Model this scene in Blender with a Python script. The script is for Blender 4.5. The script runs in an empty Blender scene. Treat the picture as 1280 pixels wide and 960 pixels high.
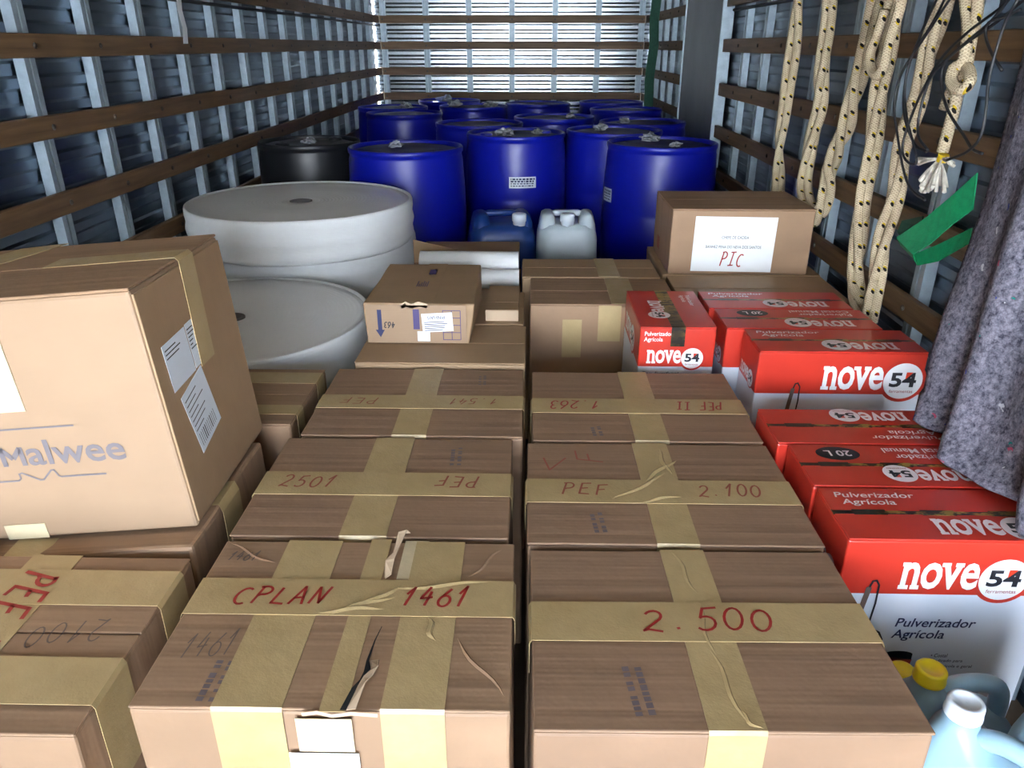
import bpy, bmesh, math, random
from mathutils import Vector, Matrix, noise
random.seed(7)
PI = math.pi
SC = bpy.context.scene
COL = SC.collection

# ------------------------------------------------------------------ camera
EYE = 1.40
FPX = 950.0
PITCH = math.atan(423.0 / FPX)
YAW = math.atan(26.0 / (FPX / math.cos(PITCH)))
cam_d = bpy.data.cameras.new('camera')
cam = bpy.data.objects.new('camera', cam_d)
COL.objects.link(cam)
cam.location = (0, 0, EYE)
cam.rotation_euler = (PI / 2 - PITCH, 0, YAW)
cam_d.sensor_fit = 'HORIZONTAL'
cam_d.sensor_width = 36.0
cam_d.lens = 36.0 * FPX / 1280.0
cam_d.clip_start = 0.02
cam_d.clip_end = 500
SC.camera = cam

# ------------------------------------------------------------------ sky, sun, exposure
world = bpy.data.worlds.new('sky')
SC.world = world
world.use_nodes = True
wn = world.node_tree
wn.nodes.clear()
sky = wn.nodes.new('ShaderNodeTexSky')
sky.sky_type = 'NISHITA'
sky.sun_disc = False
sky.sun_elevation = math.radians(48)
sky.sun_rotation = math.radians(-39)
bg = wn.nodes.new('ShaderNodeBackground')
bg.inputs['Strength'].default_value = 0.85
wo = wn.nodes.new('ShaderNodeOutputWorld')
wn.links.new(sky.outputs[0], bg.inputs[0])
wn.links.new(bg.outputs[0], wo.inputs[0])

sun_d = bpy.data.lights.new('sun', 'SUN')
sun_d.energy = 34.0
sun_d.angle = math.radians(0.6)
sun_d.color = (0.90, 0.96, 1.0)
sun = bpy.data.objects.new('sun', sun_d)
COL.objects.link(sun)
# the sun stands high beyond the cab, so the yard behind the open doors is sunlit and the load is in shade
sun.rotation_euler = Vector((0.50, -0.62, -0.80)).to_track_quat('-Z', 'Y').to_euler()

# portal over the open rear doorway: guides sky light sampling, emits nothing itself
pd = bpy.data.lights.new('doorway_portal', 'AREA')
pd.shape = 'RECTANGLE'
pd.size = 2.55
pd.size_y = 2.1
pd.cycles.is_portal = True
portal = bpy.data.objects.new('doorway_portal', pd)
COL.objects.link(portal)
portal.location = (-0.2, -2.6, 1.05)
portal.rotation_euler = (PI / 2, 0, 0)

SC.view_settings.view_transform = 'Standard'
SC.view_settings.look = 'None'
SC.view_settings.gamma = 1.0
SC.view_settings.use_curve_mapping = False
SC.view_settings.exposure = 2.15
SC.cycles.use_denoising = True
SC.cycles.max_bounces = 8
SC.cycles.caustics_reflective = False
SC.cycles.caustics_refractive = False


# ------------------------------------------------------------------ photograph geometry
def _axes():
    m = cam.rotation_euler.to_matrix()
    return m @ Vector((1, 0, 0)), m @ Vector((0, 1, 0)), m @ Vector((0, 0, -1))


RT, UP, FW = _axes()


def ray(u, v):
    return FW + RT * ((u - 640) / FPX) - UP * ((v - 480) / FPX)


def on_x(u, v, x):
    d = ray(u, v)
    return Vector((0, 0, EYE)) + d * (x / d.x)


def on_y(u, v, y):
    d = ray(u, v)
    return Vector((0, 0, EYE)) + d * (y / d.y)


# ------------------------------------------------------------------ materials
class NT:
    def __init__(s, name):
        s.m = bpy.data.materials.new(name)
        s.m.use_nodes = True
        s.t = s.m.node_tree
        s.p = s.t.nodes['Principled BSDF']

    def n(s, typ, **kw):
        nd = s.t.nodes.new(typ)
        for k, v in kw.items():
            if k.startswith('i_'):
                key = k[2:]
                nd.inputs[int(key) if key.isdigit() else key].default_value = v
            else:
                setattr(nd, k, v)
        return nd

    def l(s, a, b):
        s.t.links.new(a, b)

    def math(s, op, a, b=None, c=None):
        nd = s.n('ShaderNodeMath', operation=op)
        for i, x in enumerate((a, b, c)):
            if x is None:
                continue
            if isinstance(x, (int, float)):
                nd.inputs[i].default_value = x
            else:
                s.l(x, nd.inputs[i])
        return nd.outputs[0]

    def mix(s, f, a, b):
        nd = s.n('ShaderNodeMix', data_type='RGBA')
        for x, i in ((f, 0), (a, 6), (b, 7)):
            if isinstance(x, (int, float)):
                nd.inputs[i].default_value = x
            elif isinstance(x, tuple):
                nd.inputs[i].default_value = (*x, 1) if len(x) == 3 else x
            else:
                s.l(x, nd.inputs[i])
        return nd.outputs[2]

    def coord(s, kind='Object', scale=(1, 1, 1), rot=(0, 0, 0)):
        tc = s.n('ShaderNodeTexCoord')
        mp = s.n('ShaderNodeMapping')
        mp.inputs['Scale'].default_value = scale
        mp.inputs['Rotation'].default_value = rot
        s.l(tc.outputs[kind], mp.inputs[0])
        return mp.outputs[0]

    def noise(s, vec, scale, detail=4, rough=0.6):
        nd = s.n('ShaderNodeTexNoise')
        nd.inputs['Scale'].default_value = scale
        nd.inputs['Detail'].default_value = detail
        nd.inputs['Roughness'].default_value = rough
        s.l(vec, nd.inputs['Vector'])
        return nd.outputs[0]

    def ramp(s, fac, lo, hi, a=0.0, b=1.0):
        nd = s.n('ShaderNodeMapRange')
        nd.clamp = True
        s.l(fac, nd.inputs[0])
        nd.inputs[1].default_value = lo
        nd.inputs[2].default_value = hi
        nd.inputs[3].default_value = a
        nd.inputs[4].default_value = b
        return nd.outputs[0]

    def bump(s, h, strength, dist):
        nd = s.n('ShaderNodeBump')
        nd.inputs['Strength'].default_value = strength
        nd.inputs['Distance'].default_value = dist
        s.l(h, nd.inputs['Height'])
        s.l(nd.outputs[0], s.p.inputs['Normal'])
        return nd

    def set(s, color=None, rough=None, metal=None, spec=None, trans=None, coat=None):
        P = s.p.inputs
        for key, x in (('Base Color', color), ('Roughness', rough), ('Metallic', metal), ('Specular IOR Level', spec),
                       ('Transmission Weight', trans), ('Coat Weight', coat)):
            if x is None:
                continue
            if isinstance(x, (int, float)):
                P[key].default_value = x
            elif isinstance(x, tuple):
                P[key].default_value = (*x, 1)
            else:
                s.l(x, P[key])
        return s


def plain(name, color, rough=0.6, metal=0.0, spec=0.5, var=0.0, scale=8, bump=0.0, coat=None):
    t = NT(name)
    if var or bump:
        v = t.coord()
        n = t.noise(v, scale)
        dark = tuple(c * (1 - var) for c in color)
        lite = tuple(min(1, c * (1 + var)) for c in color)
        t.set(color=t.mix(t.ramp(n, .3, .7), dark, lite))
        if bump:
            t.bump(n, bump, 0.01)
    else:
        t.set(color=color)
    t.set(rough=rough, metal=metal, spec=spec, coat=coat)
    return t.m


def kraft(name, color, streak=True, stain=0.18):
    t = NT(name)
    v = t.coord()
    n = t.noise(v, 5.0, 5)
    fine = t.noise(t.coord(scale=(6, 220, 20)), 1.0, 3)
    dark = tuple(c * .72 for c in color)
    c = t.mix(t.ramp(n, .35, .72), color, tuple(x * (1 - stain) for x in color))
    c = t.mix(t.math('MULTIPLY', t.ramp(fine, .45, .75), .16), c, dark)
    ln = t.noise(t.coord(scale=(.9, 34, 3)), 1.0, 2)
    if streak:
        c = t.mix(t.math('MULTIPLY', t.ramp(ln, .58, .64), .42), c, tuple(x * .6 for x in color))
        c = t.mix(t.math('MULTIPLY', t.ramp(ln, .34, .40, 1, 0), .28), c, tuple(min(1, x * 1.35) for x in color))
    t.set(color=c, rough=.62, spec=.35)
    h = t.math('ADD', t.math('MULTIPLY', ln, .6), t.math('MULTIPLY', n, .8))
    t.bump(h, .6 if streak else .12, .007)
    return t.m


M = {}
M['kraft'] = kraft('kraft_cardboard', (.345, .215, .130))
M['kraft_pink'] = kraft('kraft_cardboard_dark', (.318, .196, .122))
M['kraft_plain'] = kraft('kraft_cardboard_plain', (.375, .245, .140), streak=False)
M['kraft_pale'] = kraft('kraft_cardboard_pale', (.335, .222, .140), streak=False, stain=.08)
M['kraft_torn'] = kraft('torn_cardboard_core', (.56, .42, .29), streak=False)


def tape_mat():
    t = NT('brown_packing_tape')
    v = t.coord()
    n = t.noise(v, 9, 4)
    w = t.noise(t.coord(scale=(14, 14, 14), rot=(0, 0, .6)), 1.0, 5, .7)
    t.set(color=t.mix(t.ramp(n, .3, .7), (.400, .290, .135), (.49, .365, .185)), rough=t.ramp(w, .3, .7, .28, .5), spec=.5)
    t.bump(w, .35, .006)
    return t.m


M['tape'] = tape_mat()
M['tape_pale'] = plain('pale_packing_tape', (.62, .52, .34), .35, var=.1, bump=.2, scale=20)
M['paper'] = plain('white_paper', (.80, .82, .84), .6, var=.03)
M['label'] = plain('white_label', (.70, .76, .84), .4, var=.04)
M['ink_red'] = plain('red_marker_ink', (.36, .022, .018), .5)
M['ink_red_faint'] = plain('faded_red_marker_ink', (.30, .075, .045), .6)
M['ink_pencil'] = plain('pencil_grey', (.13, .09, .075), .6)
M['ink_blue'] = plain('blue_stamp_ink', (.15, .115, .125), .6)
M['ink_navy'] = plain('navy_print', (.012, .018, .09), .45)
M['ink_black'] = plain('black_print', (.015, .015, .022), .45)
M['ink_grey'] = plain('grey_print', (.155, .135, .145), .6)
M['ink_violet'] = plain('violet_print', (.055, .035, .14), .5)
M['black'] = plain('black_gap', (.008, .008, .008), .9)

# sheet metal, studs, rails
def metal(name, col, rough, dirt=.5, sc=(3, 3, 3)):
    t = NT(name)
    n = t.noise(t.coord(scale=sc), .7, 4, .6)
    t.set(color=t.mix(t.ramp(n, .35, .7), col, tuple(c * (1 - dirt) for c in col)), metal=1.0, rough=t.ramp(n, .3, .7, rough * .9, rough * 1.15))
    return t.m


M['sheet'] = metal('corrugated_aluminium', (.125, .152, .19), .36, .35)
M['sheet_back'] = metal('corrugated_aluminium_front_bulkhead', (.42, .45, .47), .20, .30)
M['galv'] = plain('galvanised_steel', (.33, .40, .45), .45, metal=.45, var=.15, scale=20)
M['door'] = plain('side_door_sheet', (.16, .18, .20), .5, metal=.6, var=.15, scale=3)
M['bolt'] = plain('bolt_head_steel', (.10, .085, .07), .5, metal=.7)
M['dark_metal'] = plain('dark_steel_rod', (.05, .05, .055), .5, metal=.6)


def wood(name, a, b):
    t = NT(name)
    n = t.noise(t.coord(scale=(1.2, 1.2, 26)), 2.0, 6, .65)
    k = t.noise(t.coord(), 2.2, 3)
    c = t.mix(t.ramp(n, .35, .7), a, b)
    c = t.mix(t.math('MULTIPLY', t.ramp(k, .5, .75), .5), c, tuple(x * .4 for x in a))
    t.set(color=c, rough=.55, spec=.4)
    t.bump(n, .3, .004)
    return t.m


M['wood'] = wood('brown_wooden_rail', (.200, .118, .058), (.115, .066, .032))
M['floor'] = wood('worn_wood_floor', (.16, .11, .07), (.09, .06, .04))
M['roof'] = plain('roof_sheet', (.52, .46, .36), .7, metal=.0, var=.1, scale=2)
M['bounce_wall'] = plain('pale_bounce_wall', (.62, .63, .64), .9, var=.06, scale=.8)  # pale matt finish for the added wall that bounces sunlight
M['ground'] = plain('pale_concrete_yard', (.50, .49, .47), .85, var=.15, scale=.6)

# plastics
def plastic(name, col, rough=.35, var=.12, spec=.5):
    t = NT(name)
    n = t.noise(t.coord(), 6, 5)
    t.set(color=t.mix(t.ramp(n, .35, .7), col, tuple(c * (1 - var) for c in col)), rough=t.ramp(n, .3, .7, rough * .85, rough * 1.25), spec=spec)
    t.bump(n, .06, .02)
    return t.m


M['drum'] = plastic('blue_drum_plastic', (.004, .010, .34), .34)
M['drum_dark'] = plastic('dark_blue_drum_lid', (.008, .012, .10), .5)
M['drum_black'] = plastic('black_drum_plastic', (.012, .013, .016), .36)
M['can_blue'] = plastic('blue_jerrycan_plastic', (.010, .045, .21), .36)
M['can_white'] = plastic('white_jerrycan_plastic', (.50, .58, .64), .40, .08)
M['cap_white'] = plastic('white_cap_plastic', (.74, .80, .88), .3, .04)
M['cap_yellow'] = plastic('yellow_cap_plastic', (.86, .68, .010), .3, .05)
M['wrap'] = plastic('crumpled_clear_plastic', (.42, .44, .48), .25, .5)


def jug_mat():
    t = NT('blue_liquid_jug_plastic')
    sep = t.n('ShaderNodeSeparateXYZ')
    t.l(t.coord(), sep.inputs[0])
    n = t.noise(t.coord(), 7, 3)
    z = t.math('ADD', sep.outputs[2], t.math('MULTIPLY', n, .01))
    t.set(color=t.mix(t.ramp(z, .185, .20), (.10, .29, .47), (.28, .43, .53)), rough=.32, spec=.5)
    t.p.inputs['Subsurface Weight'].default_value = .25
    t.p.inputs['Subsurface Radius'].default_value = (.02, .03, .04)
    return t.m


M['jug'] = jug_mat()


def paper_roll_mat():
    t = NT('white_roll_wrap')
    n = t.noise(t.coord(), 4, 5)
    w = t.noise(t.coord(scale=(3, 3, 14)), 1.5, 4)
    t.set(color=t.mix(t.ramp(n, .4, .8), (.84, .86, .88), (.76, .78, .81)), rough=.5, spec=.4)
    t.bump(w, .22, .02)
    return t.m


def paper_end_mat():
    t = NT('white_roll_end')
    v = t.coord(scale=(1, 1, 0))
    ln = t.n('ShaderNodeVectorMath', operation='LENGTH')
    t.l(v, ln.inputs[0])
    s = t.math('SINE', t.math('MULTIPLY', ln.outputs['Value'], 420))
    s2 = t.math('SINE', t.math('MULTIPLY', ln.outputs['Value'], 95))
    n = t.noise(t.coord(), 2.5, 4)
    t.set(color=t.mix(t.ramp(n, .35, .75), (.86, .87, .89), (.80, .81, .84)), rough=.34, spec=.8)
    t.bump(t.math('ADD', s, s2), .12, .002)
    return t.m


M['roll'] = paper_roll_mat()
M['roll_end'] = paper_end_mat()


def red_mat():
    t = NT('red_and_white_box_print')
    sep = t.n('ShaderNodeSeparateXYZ')
    t.l(t.coord(), sep.inputs[0])
    at = t.n('ShaderNodeAttribute', attribute_type='OBJECT', attribute_name='band')
    f = t.math('GREATER_THAN', sep.outputs[2], at.outputs['Fac'])
    n = t.noise(t.coord(), 5, 4)
    red = t.mix(t.ramp(n, .4, .8), (.60, .040, .022), (.50, .030, .018))
    t.set(color=t.mix(f, (.74, .79, .88), red), rough=.30, spec=.5)
    return t.m


M['redbox'] = red_mat()
M['red'] = plain('red_gloss_print', (.56, .036, .022), .30, var=.08, scale=5)
M['red_orange'] = plain('orange_red_print', (.68, .05, .02), .3)  # orange-red ink of the logo accent and printed tank
M['print_white'] = plain('white_print', (.82, .82, .84), .35)
M['print_pinkwhite'] = plain('pinkish_white_print', (.88, .78, .82), .35)


def seam_tape():
    t = NT('black_and_gold_security_tape')
    v = t.coord(scale=(1, 1, 1))
    br = t.noise(t.coord(scale=(26, 60, 60)), 1.0, 3, .7)
    lo = t.noise(t.coord(scale=(7, 1, 1)), 1.0, 1)
    g = t.math('MULTIPLY', t.ramp(br, .44, .52), t.ramp(lo, .38, .5))
    t.set(color=t.mix(g, (.012, .009, .007), (.34, .22, .045)), rough=.3, spec=.5)
    return t.m


M['seam'] = seam_tape()


def rope_mat():
    t = NT('braided_cotton_rope')
    tc = t.n('ShaderNodeTexCoord')
    sep = t.n('ShaderNodeSeparateXYZ')
    t.l(tc.outputs['UV'], sep.inputs[0])
    L, A = sep.outputs[0], sep.outputs[1]      # metres along, turns around
    def fleck(period, rows, du, dv, shift):
        a = t.math('MULTIPLY', A, rows)
        row = t.math('FLOOR', a)
        fa = t.math('FRACT', a)
        u = t.math('ADD', t.math('DIVIDE', L, period), t.math('MULTIPLY', row, .5))
        u = t.math('ADD', u, t.math('MULTIPLY', fa, .35))
        fu = t.math('FRACT', t.math('ADD', u, shift))
        mu = t.math('POWER', t.math('DIVIDE', t.math('ABSOLUTE', t.math('SUBTRACT', fu, .5)), du), 2.0)
        mv = t.math('POWER', t.math('DIVIDE', t.math('ABSOLUTE', t.math('SUBTRACT', fa, .5)), dv), 2.0)
        return t.math('LESS_THAN', t.math('ADD', mu, mv), 1.0)
    blk = fleck(.066, 2, .075, .15, 0.0)
    yel = fleck(.066, 2, .055, .14, .09)
    w1 = t.math('SINE', t.math('ADD', t.math('MULTIPLY', L, 900), t.math('MULTIPLY', A, 2 * PI * 6)))
    w2 = t.math('SINE', t.math('SUBTRACT', t.math('MULTIPLY', L, 900), t.math('MULTIPLY', A, 2 * PI * 6)))
    w = t.math('MAXIMUM', w1, w2)
    n = t.noise(t.coord(), 30, 4)
    c = t.mix(t.ramp(n, .3, .7), (.64, .53, .37), (.52, .42, .28))
    c = t.mix(t.math('MULTIPLY', t.ramp(w, -.2, .5, 1, 0), .45), c, (.24, .17, .09))
    c = t.mix(yel, c, (.52, .36, .02))
    c = t.mix(blk, c, (.012, .01, .008))
    t.set(color=c, rough=.85, spec=.2)
    t.bump(w, .6, .0015)
    return t.m


M['rope'] = rope_mat()
M['fray'] = plain('frayed_cotton', (.62, .58, .50), .9, var=.2, scale=40)
M['yellow'] = plain('yellow_binding', (.72, .50, .01), .6)
M['cable'] = plain('black_rubber_cable', (.012, .012, .014), .45)
M['strap'] = plain('green_webbing', (.004, .27, .10), .6, var=.15, scale=60, bump=.2)
M['strap_dark'] = plain('dark_green_webbing', (.02, .08, .05), .7, var=.2, scale=60)


def felt_mat():
    t = NT('grey_felt_blanket')
    v = t.coord()
    n = t.noise(v, 80, 6, .8)
    n2 = t.noise(v, 30, 4, .7)
    c = t.mix(t.ramp(n, .36, .66), (.045, .045, .070), (.38, .365, .45))
    c = t.mix(t.math('MULTIPLY', t.ramp(n2, .55, .75), .55), c, (.05, .05, .085))
    nt_ = t.n('ShaderNodeTexNoise')
    nt_.inputs['Scale'].default_value = 40
    t.l(v, nt_.inputs['Vector'])
    nz3 = nt_.outputs['Color']
    for col, seed, th in (((.50, .10, .17), 11.0, .09), ((.02, .22, .20), 47.0, .06), ((.07, .09, .32), 83.0, .09), ((.62, .62, .66), 130.0, .10)):
        vo = t.n('ShaderNodeTexVoronoi')
        vo.inputs['Scale'].default_value = 17
        mp = t.n('ShaderNodeMapping')
        mp.inputs['Location'].default_value = (seed, seed * .7, seed * 1.3)
        wv = t.n('ShaderNodeVectorMath', operation='MULTIPLY_ADD')
        t.l(nz3, wv.inputs[0])
        wv.inputs[1].default_value = (.05, .05, .05)
        t.l(v, wv.inputs[2])
        t.l(wv.outputs[0], mp.inputs[0])
        t.l(mp.outputs[0], vo.inputs['Vector'])
        c = t.mix(t.math('LESS_THAN', vo.outputs['Distance'], th), c, col)
    t.set(color=c, rough=.95, spec=.1)
    t.bump(n, .8, .006)
    return t.m


M['felt'] = felt_mat()


# ------------------------------------------------------------------ mesh helpers
def new_obj(name, me, mat=None, parent=None, mtx=None, smooth=False):
    o = bpy.data.objects.new(name, me)
    COL.objects.link(o)
    if mat is not None and not me.materials:
        me.materials.append(M[mat] if isinstance(mat, str) else mat)
    if parent is not None:
        o.parent = parent
    if mtx is not None:
        o.matrix_local = mtx
    if smooth:
        for p in me.polygons:
            p.use_smooth = True
    return o


def mesh(name, verts, faces, uvs=None):
    me = bpy.data.meshes.new(name)
    me.from_pydata([tuple(v) for v in verts], [], faces)
    if uvs:
        ul = me.uv_layers.new(name='UVMap')
        for i, lp in enumerate(me.loops):
            ul.data[i].uv = uvs[lp.vertex_index]
    me.update()
    return me


def tag(o, label, cat, group=None):
    o['label'] = label
    o['category'] = cat
    if group:
        o['group'] = group
    return o


def thing(name, label, cat, loc=(0, 0, 0), rot=(0, 0, 0), group=None):
    o = bpy.data.objects.new(name, None)
    o.empty_display_size = .05
    COL.objects.link(o)
    o.location = loc
    o.rotation_euler = rot
    return tag(o, label, cat, group)


def struct(o):
    o['kind'] = 'structure'
    return o


BOXF = [(0, 3, 2, 1), (4, 5, 6, 7), (0, 1, 5, 4), (1, 2, 6, 5), (2, 3, 7, 6), (3, 0, 4, 7)]


def box_v(x0, x1, y0, y1, z0, z1):
    return [(x0, y0, z0), (x1, y0, z0), (x1, y1, z0), (x0, y1, z0), (x0, y0, z1), (x1, y0, z1), (x1, y1, z1), (x0, y1, z1)]


def box_me(name, *a):
    return mesh(name, box_v(*a), BOXF)


def multi(parts):
    V, Fc = [], []
    for v, f in parts:
        n = len(V)
        V += list(v)
        Fc += [tuple(i + n for i in q) for q in f]
    return V, Fc


def boxes_me(name, lst):
    return mesh(name, *multi([(box_v(*b), BOXF) for b in lst]))


def bevel(o, w, seg=2):
    m = o.modifiers.new('bevel', 'BEVEL')
    m.width = w
    m.segments = seg
    m.limit_method = 'ANGLE'
    m.angle_limit = math.radians(40)
    return o


def hexa(corners, cuts=8, bulge=.0, rough=.0, seed=0.0):
    """six-sided carton from eight corners, subdivided and slightly dented"""
    bm = bmesh.new()
    vs = [bm.verts.new(c) for c in corners]
    for f in BOXF:
        bm.faces.new([vs[i] for i in f])
    bmesh.ops.subdivide_edges(bm, edges=bm.edges[:], cuts=cuts, use_grid_fill=True)
    bm.normal_update()
    ctr = sum((v.co for v in bm.verts), Vector()) / len(bm.verts)
    lo = Vector([min(v.co[i] for v in bm.verts) for i in range(3)])
    hi = Vector([max(v.co[i] for v in bm.verts) for i in range(3)])
    for v in bm.verts:
        q = [(v.co[i] - lo[i]) / max(1e-6, hi[i] - lo[i]) for i in range(3)]
        w = [4 * a * (1 - a) for a in q]
        if bulge:
            # walls bow outwards in the middle of each face
            for i in range(2):
                side = 1 if q[i] > .98 else (-1 if q[i] < .02 else 0)
                if side:
                    v.co[i] += side * bulge * w[1 - i] * w[2]
        if rough:
            d = noise.noise_vector(v.co * 9 + Vector((seed, seed * 2, seed * .5)))
            k = 1 if q[2] > .02 else 0
            v.co += Vector((d.x, d.y, d.z * .6 * (0 if q[2] > .98 else 1))) * rough * k
    me = bpy.data.meshes.new('carton_body')
    bm.to_mesh(me)
    bm.free()
    return me


def ribbon(pts, width, z=0.0):
    """flat stroke in the xy plane; a sharp corner starts a new overlapping piece"""
    P = [Vector((p[0], p[1], 0)) for p in pts]
    runs, cur = [], [P[0]]
    for i in range(1, len(P)):
        cur.append(P[i])
        if i < len(P) - 1:
            a, b = P[i] - P[i - 1], P[i + 1] - P[i]
            if a.length > 1e-9 and b.length > 1e-9 and a.angle(b) > .9:
                runs.append(cur)
                cur = [P[i] - b.normalized() * width * .45]
    runs.append(cur)
    V, Fc = [], []
    for R in runs:
        n0 = len(V)
        for i, p in enumerate(R):
            d = R[min(len(R) - 1, i + 1)] - R[max(0, i - 1)]
            d = d.normalized() if d.length > 1e-9 else Vector((1, 0, 0))
            q = Vector((-d.y, d.x, 0)) * width / 2
            V += [(p.x + q.x, p.y + q.y, z), (p.x - q.x, p.y - q.y, z)]
        for i in range(len(R) - 1):
            Fc.append((n0 + 2 * i, n0 + 2 * i + 1, n0 + 2 * i + 3, n0 + 2 * i + 2))
    return V, Fc


def arc(cx, cy, rx, ry, a0, a1, n=10):
    return [(cx + rx * math.cos(math.radians(a0 + (a1 - a0) * i / n)), cy + ry * math.sin(math.radians(a0 + (a1 - a0) * i / n))) for i in range(n + 1)]


HAND = {
    '0': [arc(.5, .5, .42, .45, 100, 470, 16)],
    '1': [[(.2, .62), (.62, 1.0), (.38, 0)]],
    '2': [arc(.45, .72, .38, .26, 160, -30, 8) + [(.1, .05), (.3, .1), (.95, .0)]],
    '3': [arc(.45, .75, .35, .23, 150, -80, 8) + arc(.45, .27, .42, .27, 80, -150, 8)],
    '4': [[(.55, 1), (.08, .38), (.95, .45)], [(.72, .75), (.55, 0)]],
    '5': [[(.9, 1), (.3, .95), (.2, .55)] + arc(.42, .3, .42, .3, 110, -140, 9)],
    '6': [[(.75, 1)] + arc(.5, .3, .4, .3, 150, 480, 14)],
    '.': [[(.4, .05), (.55, .08)]],
    '-': [[(.05, .45), (.9, .5)]],
    'C': [arc(.55, .5, .5, .48, 55, 300, 12)],
    'P': [[(.25, 1), (.1, 0)], [(.05, .95)] + arc(.45, .75, .45, .24, 90, -100, 8) + [(.2, .45)]],
    'L': [[(.3, 1), (.1, .05), (.9, .0)]],
    'A': [[(.0, 0), (.5, 1), (.85, 0)], [(.1, .35), (.8, .4)]],
    'N': [[(.05, 0), (.25, .95), (.65, .05), (.95, 1)]],
    'E': [[(.9, .97), (.2, .95), (.1, .05), (.85, .0)], [(.15, .5), (.7, .55)]],
    'F': [[(.15, 0), (.2, .95), (.95, 1)], [(.15, .5), (.75, .55)]],
    'I': [[(.5, 1), (.4, 0)], [(.1, .97), (.9, 1)], [(.05, 0), (.85, .03)]],
    'V': [[(.0, 1), (.4, 0), (.95, 1)]],
    ' ': [],
}


def hand_me(s, W, H, stroke=.006, gap=.25):
    n = len(s)
    cw = W / (n + gap * (n - 1)) if n > 1 else W
    parts = []
    rr = random.Random(hash(s) % 1000 if False else len(s) * 7 + ord(s[0]))
    for i, ch in enumerate(s):
        dy = rr.uniform(-.06, .06) * H
        sx, sy = rr.uniform(.88, 1.1), rr.uniform(.9, 1.08)
        for st in HAND[ch]:
            parts.append(ribbon([(i * cw * (1 + gap) + x * cw * sx + .16 * y * H, y * H * sy + dy) for x, y in st], stroke))
    return mesh('handwriting', *multi(parts))


_tc = {}


def text_me(s, W, H, bold=0.0, shear=0.0, extra=None):
    key = (s, bold, shear)
    if key not in _tc:
        cu = bpy.data.curves.new('t', 'FONT')
        cu.body = s
        cu.offset = bold
        cu.shear = shear
        cu.resolution_u = 3
        cu.fill_mode = 'FRONT'
        cu.space_line = .95
        o = bpy.data.objects.new('t', cu)
        COL.objects.link(o)
        bpy.context.view_layer.update()
        dg = bpy.context.evaluated_depsgraph_get()
        me = o.evaluated_get(dg).to_mesh()
        V = [v.co.copy() for v in me.vertices]
        Fc = [tuple(p.vertices) for p in me.polygons]
        bpy.data.objects.remove(o)
        bpy.data.curves.remove(cu)
        x0 = min(v.x for v in V); x1 = max(v.x for v in V)
        y0 = min(v.y for v in V); y1 = max(v.y for v in V)
        _tc[key] = ([((v.x - x0) / (x1 - x0), (v.y - y0) / (y1 - y0), 0) for v in V], Fc)
    V, Fc = _tc[key]
    V = [(x * W, y * H, 0) for x, y, _ in V]
    if extra:
        V, Fc = multi([(V, Fc)] + extra)
    return mesh('lettering', V, Fc)


def frame(origin, xd, yd):
    x = Vector(xd).normalized()
    y = Vector(yd)
    y = (y - x * y.dot(x)).normalized()
    z = x.cross(y)
    m = Matrix.Identity(4)
    for i in range(3):
        m[i][0], m[i][1], m[i][2], m[i][3] = x[i], y[i], z[i], origin[i]
    return m


def decal(name, me, mat, parent, origin, xd=(1, 0, 0), yd=(0, 1, 0)):
    return new_obj(name, me, mat, parent, frame(origin, xd, yd))


def rect_me(W, H, t=0.0006):
    return box_me('sheet', 0, W, 0, H, 0, t)


def disc_me(r, n=40, rx=1.0):
    V = [(r * rx * math.cos(2 * PI * i / n), r * math.sin(2 * PI * i / n), 0) for i in range(n)]
    return mesh('disc', V, [tuple(range(n))])


def lathe(prof, n=40, cap_bot=True, cap_top=True, wob=None):
    V, Fc = [], []
    for k, (r, z) in enumerate(prof):
        for i in range(n):
            a = 2 * PI * i / n
            rr = r + (wob(a, z) if wob else 0)
            V.append((rr * math.cos(a), rr * math.sin(a), z))
    m = len(prof)
    for k in range(m - 1):
        for i in range(n):
            j = (i + 1) % n
            Fc.append((k * n + i, k * n + j, (k + 1) * n + j, (k + 1) * n + i))
    if cap_bot:
        Fc.append(tuple(reversed(range(n))))
    if cap_top:
        Fc.append(tuple((m - 1) * n + i for i in range(n)))
    return V, Fc


def smooth_path(pts, step=.01):
    P = [Vector(p) for p in pts]
    P = [P[0] * 2 - P[1]] + P + [P[-1] * 2 - P[-2]]
    out = []
    for i in range(1, len(P) - 2):
        p0, p1, p2, p3 = P[i - 1:i + 3]
        n = max(2, int((p2 - p1).length / step))
        for k in range(n):
            t = k / n
            out.append(.5 * ((2 * p1) + (p2 - p0) * t + (2 * p0 - 5 * p1 + 4 * p2 - p3) * t * t + (3 * p1 - p0 - 3 * p2 + p3) * t ** 3))
    out.append(P[-2])
    return out


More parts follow.
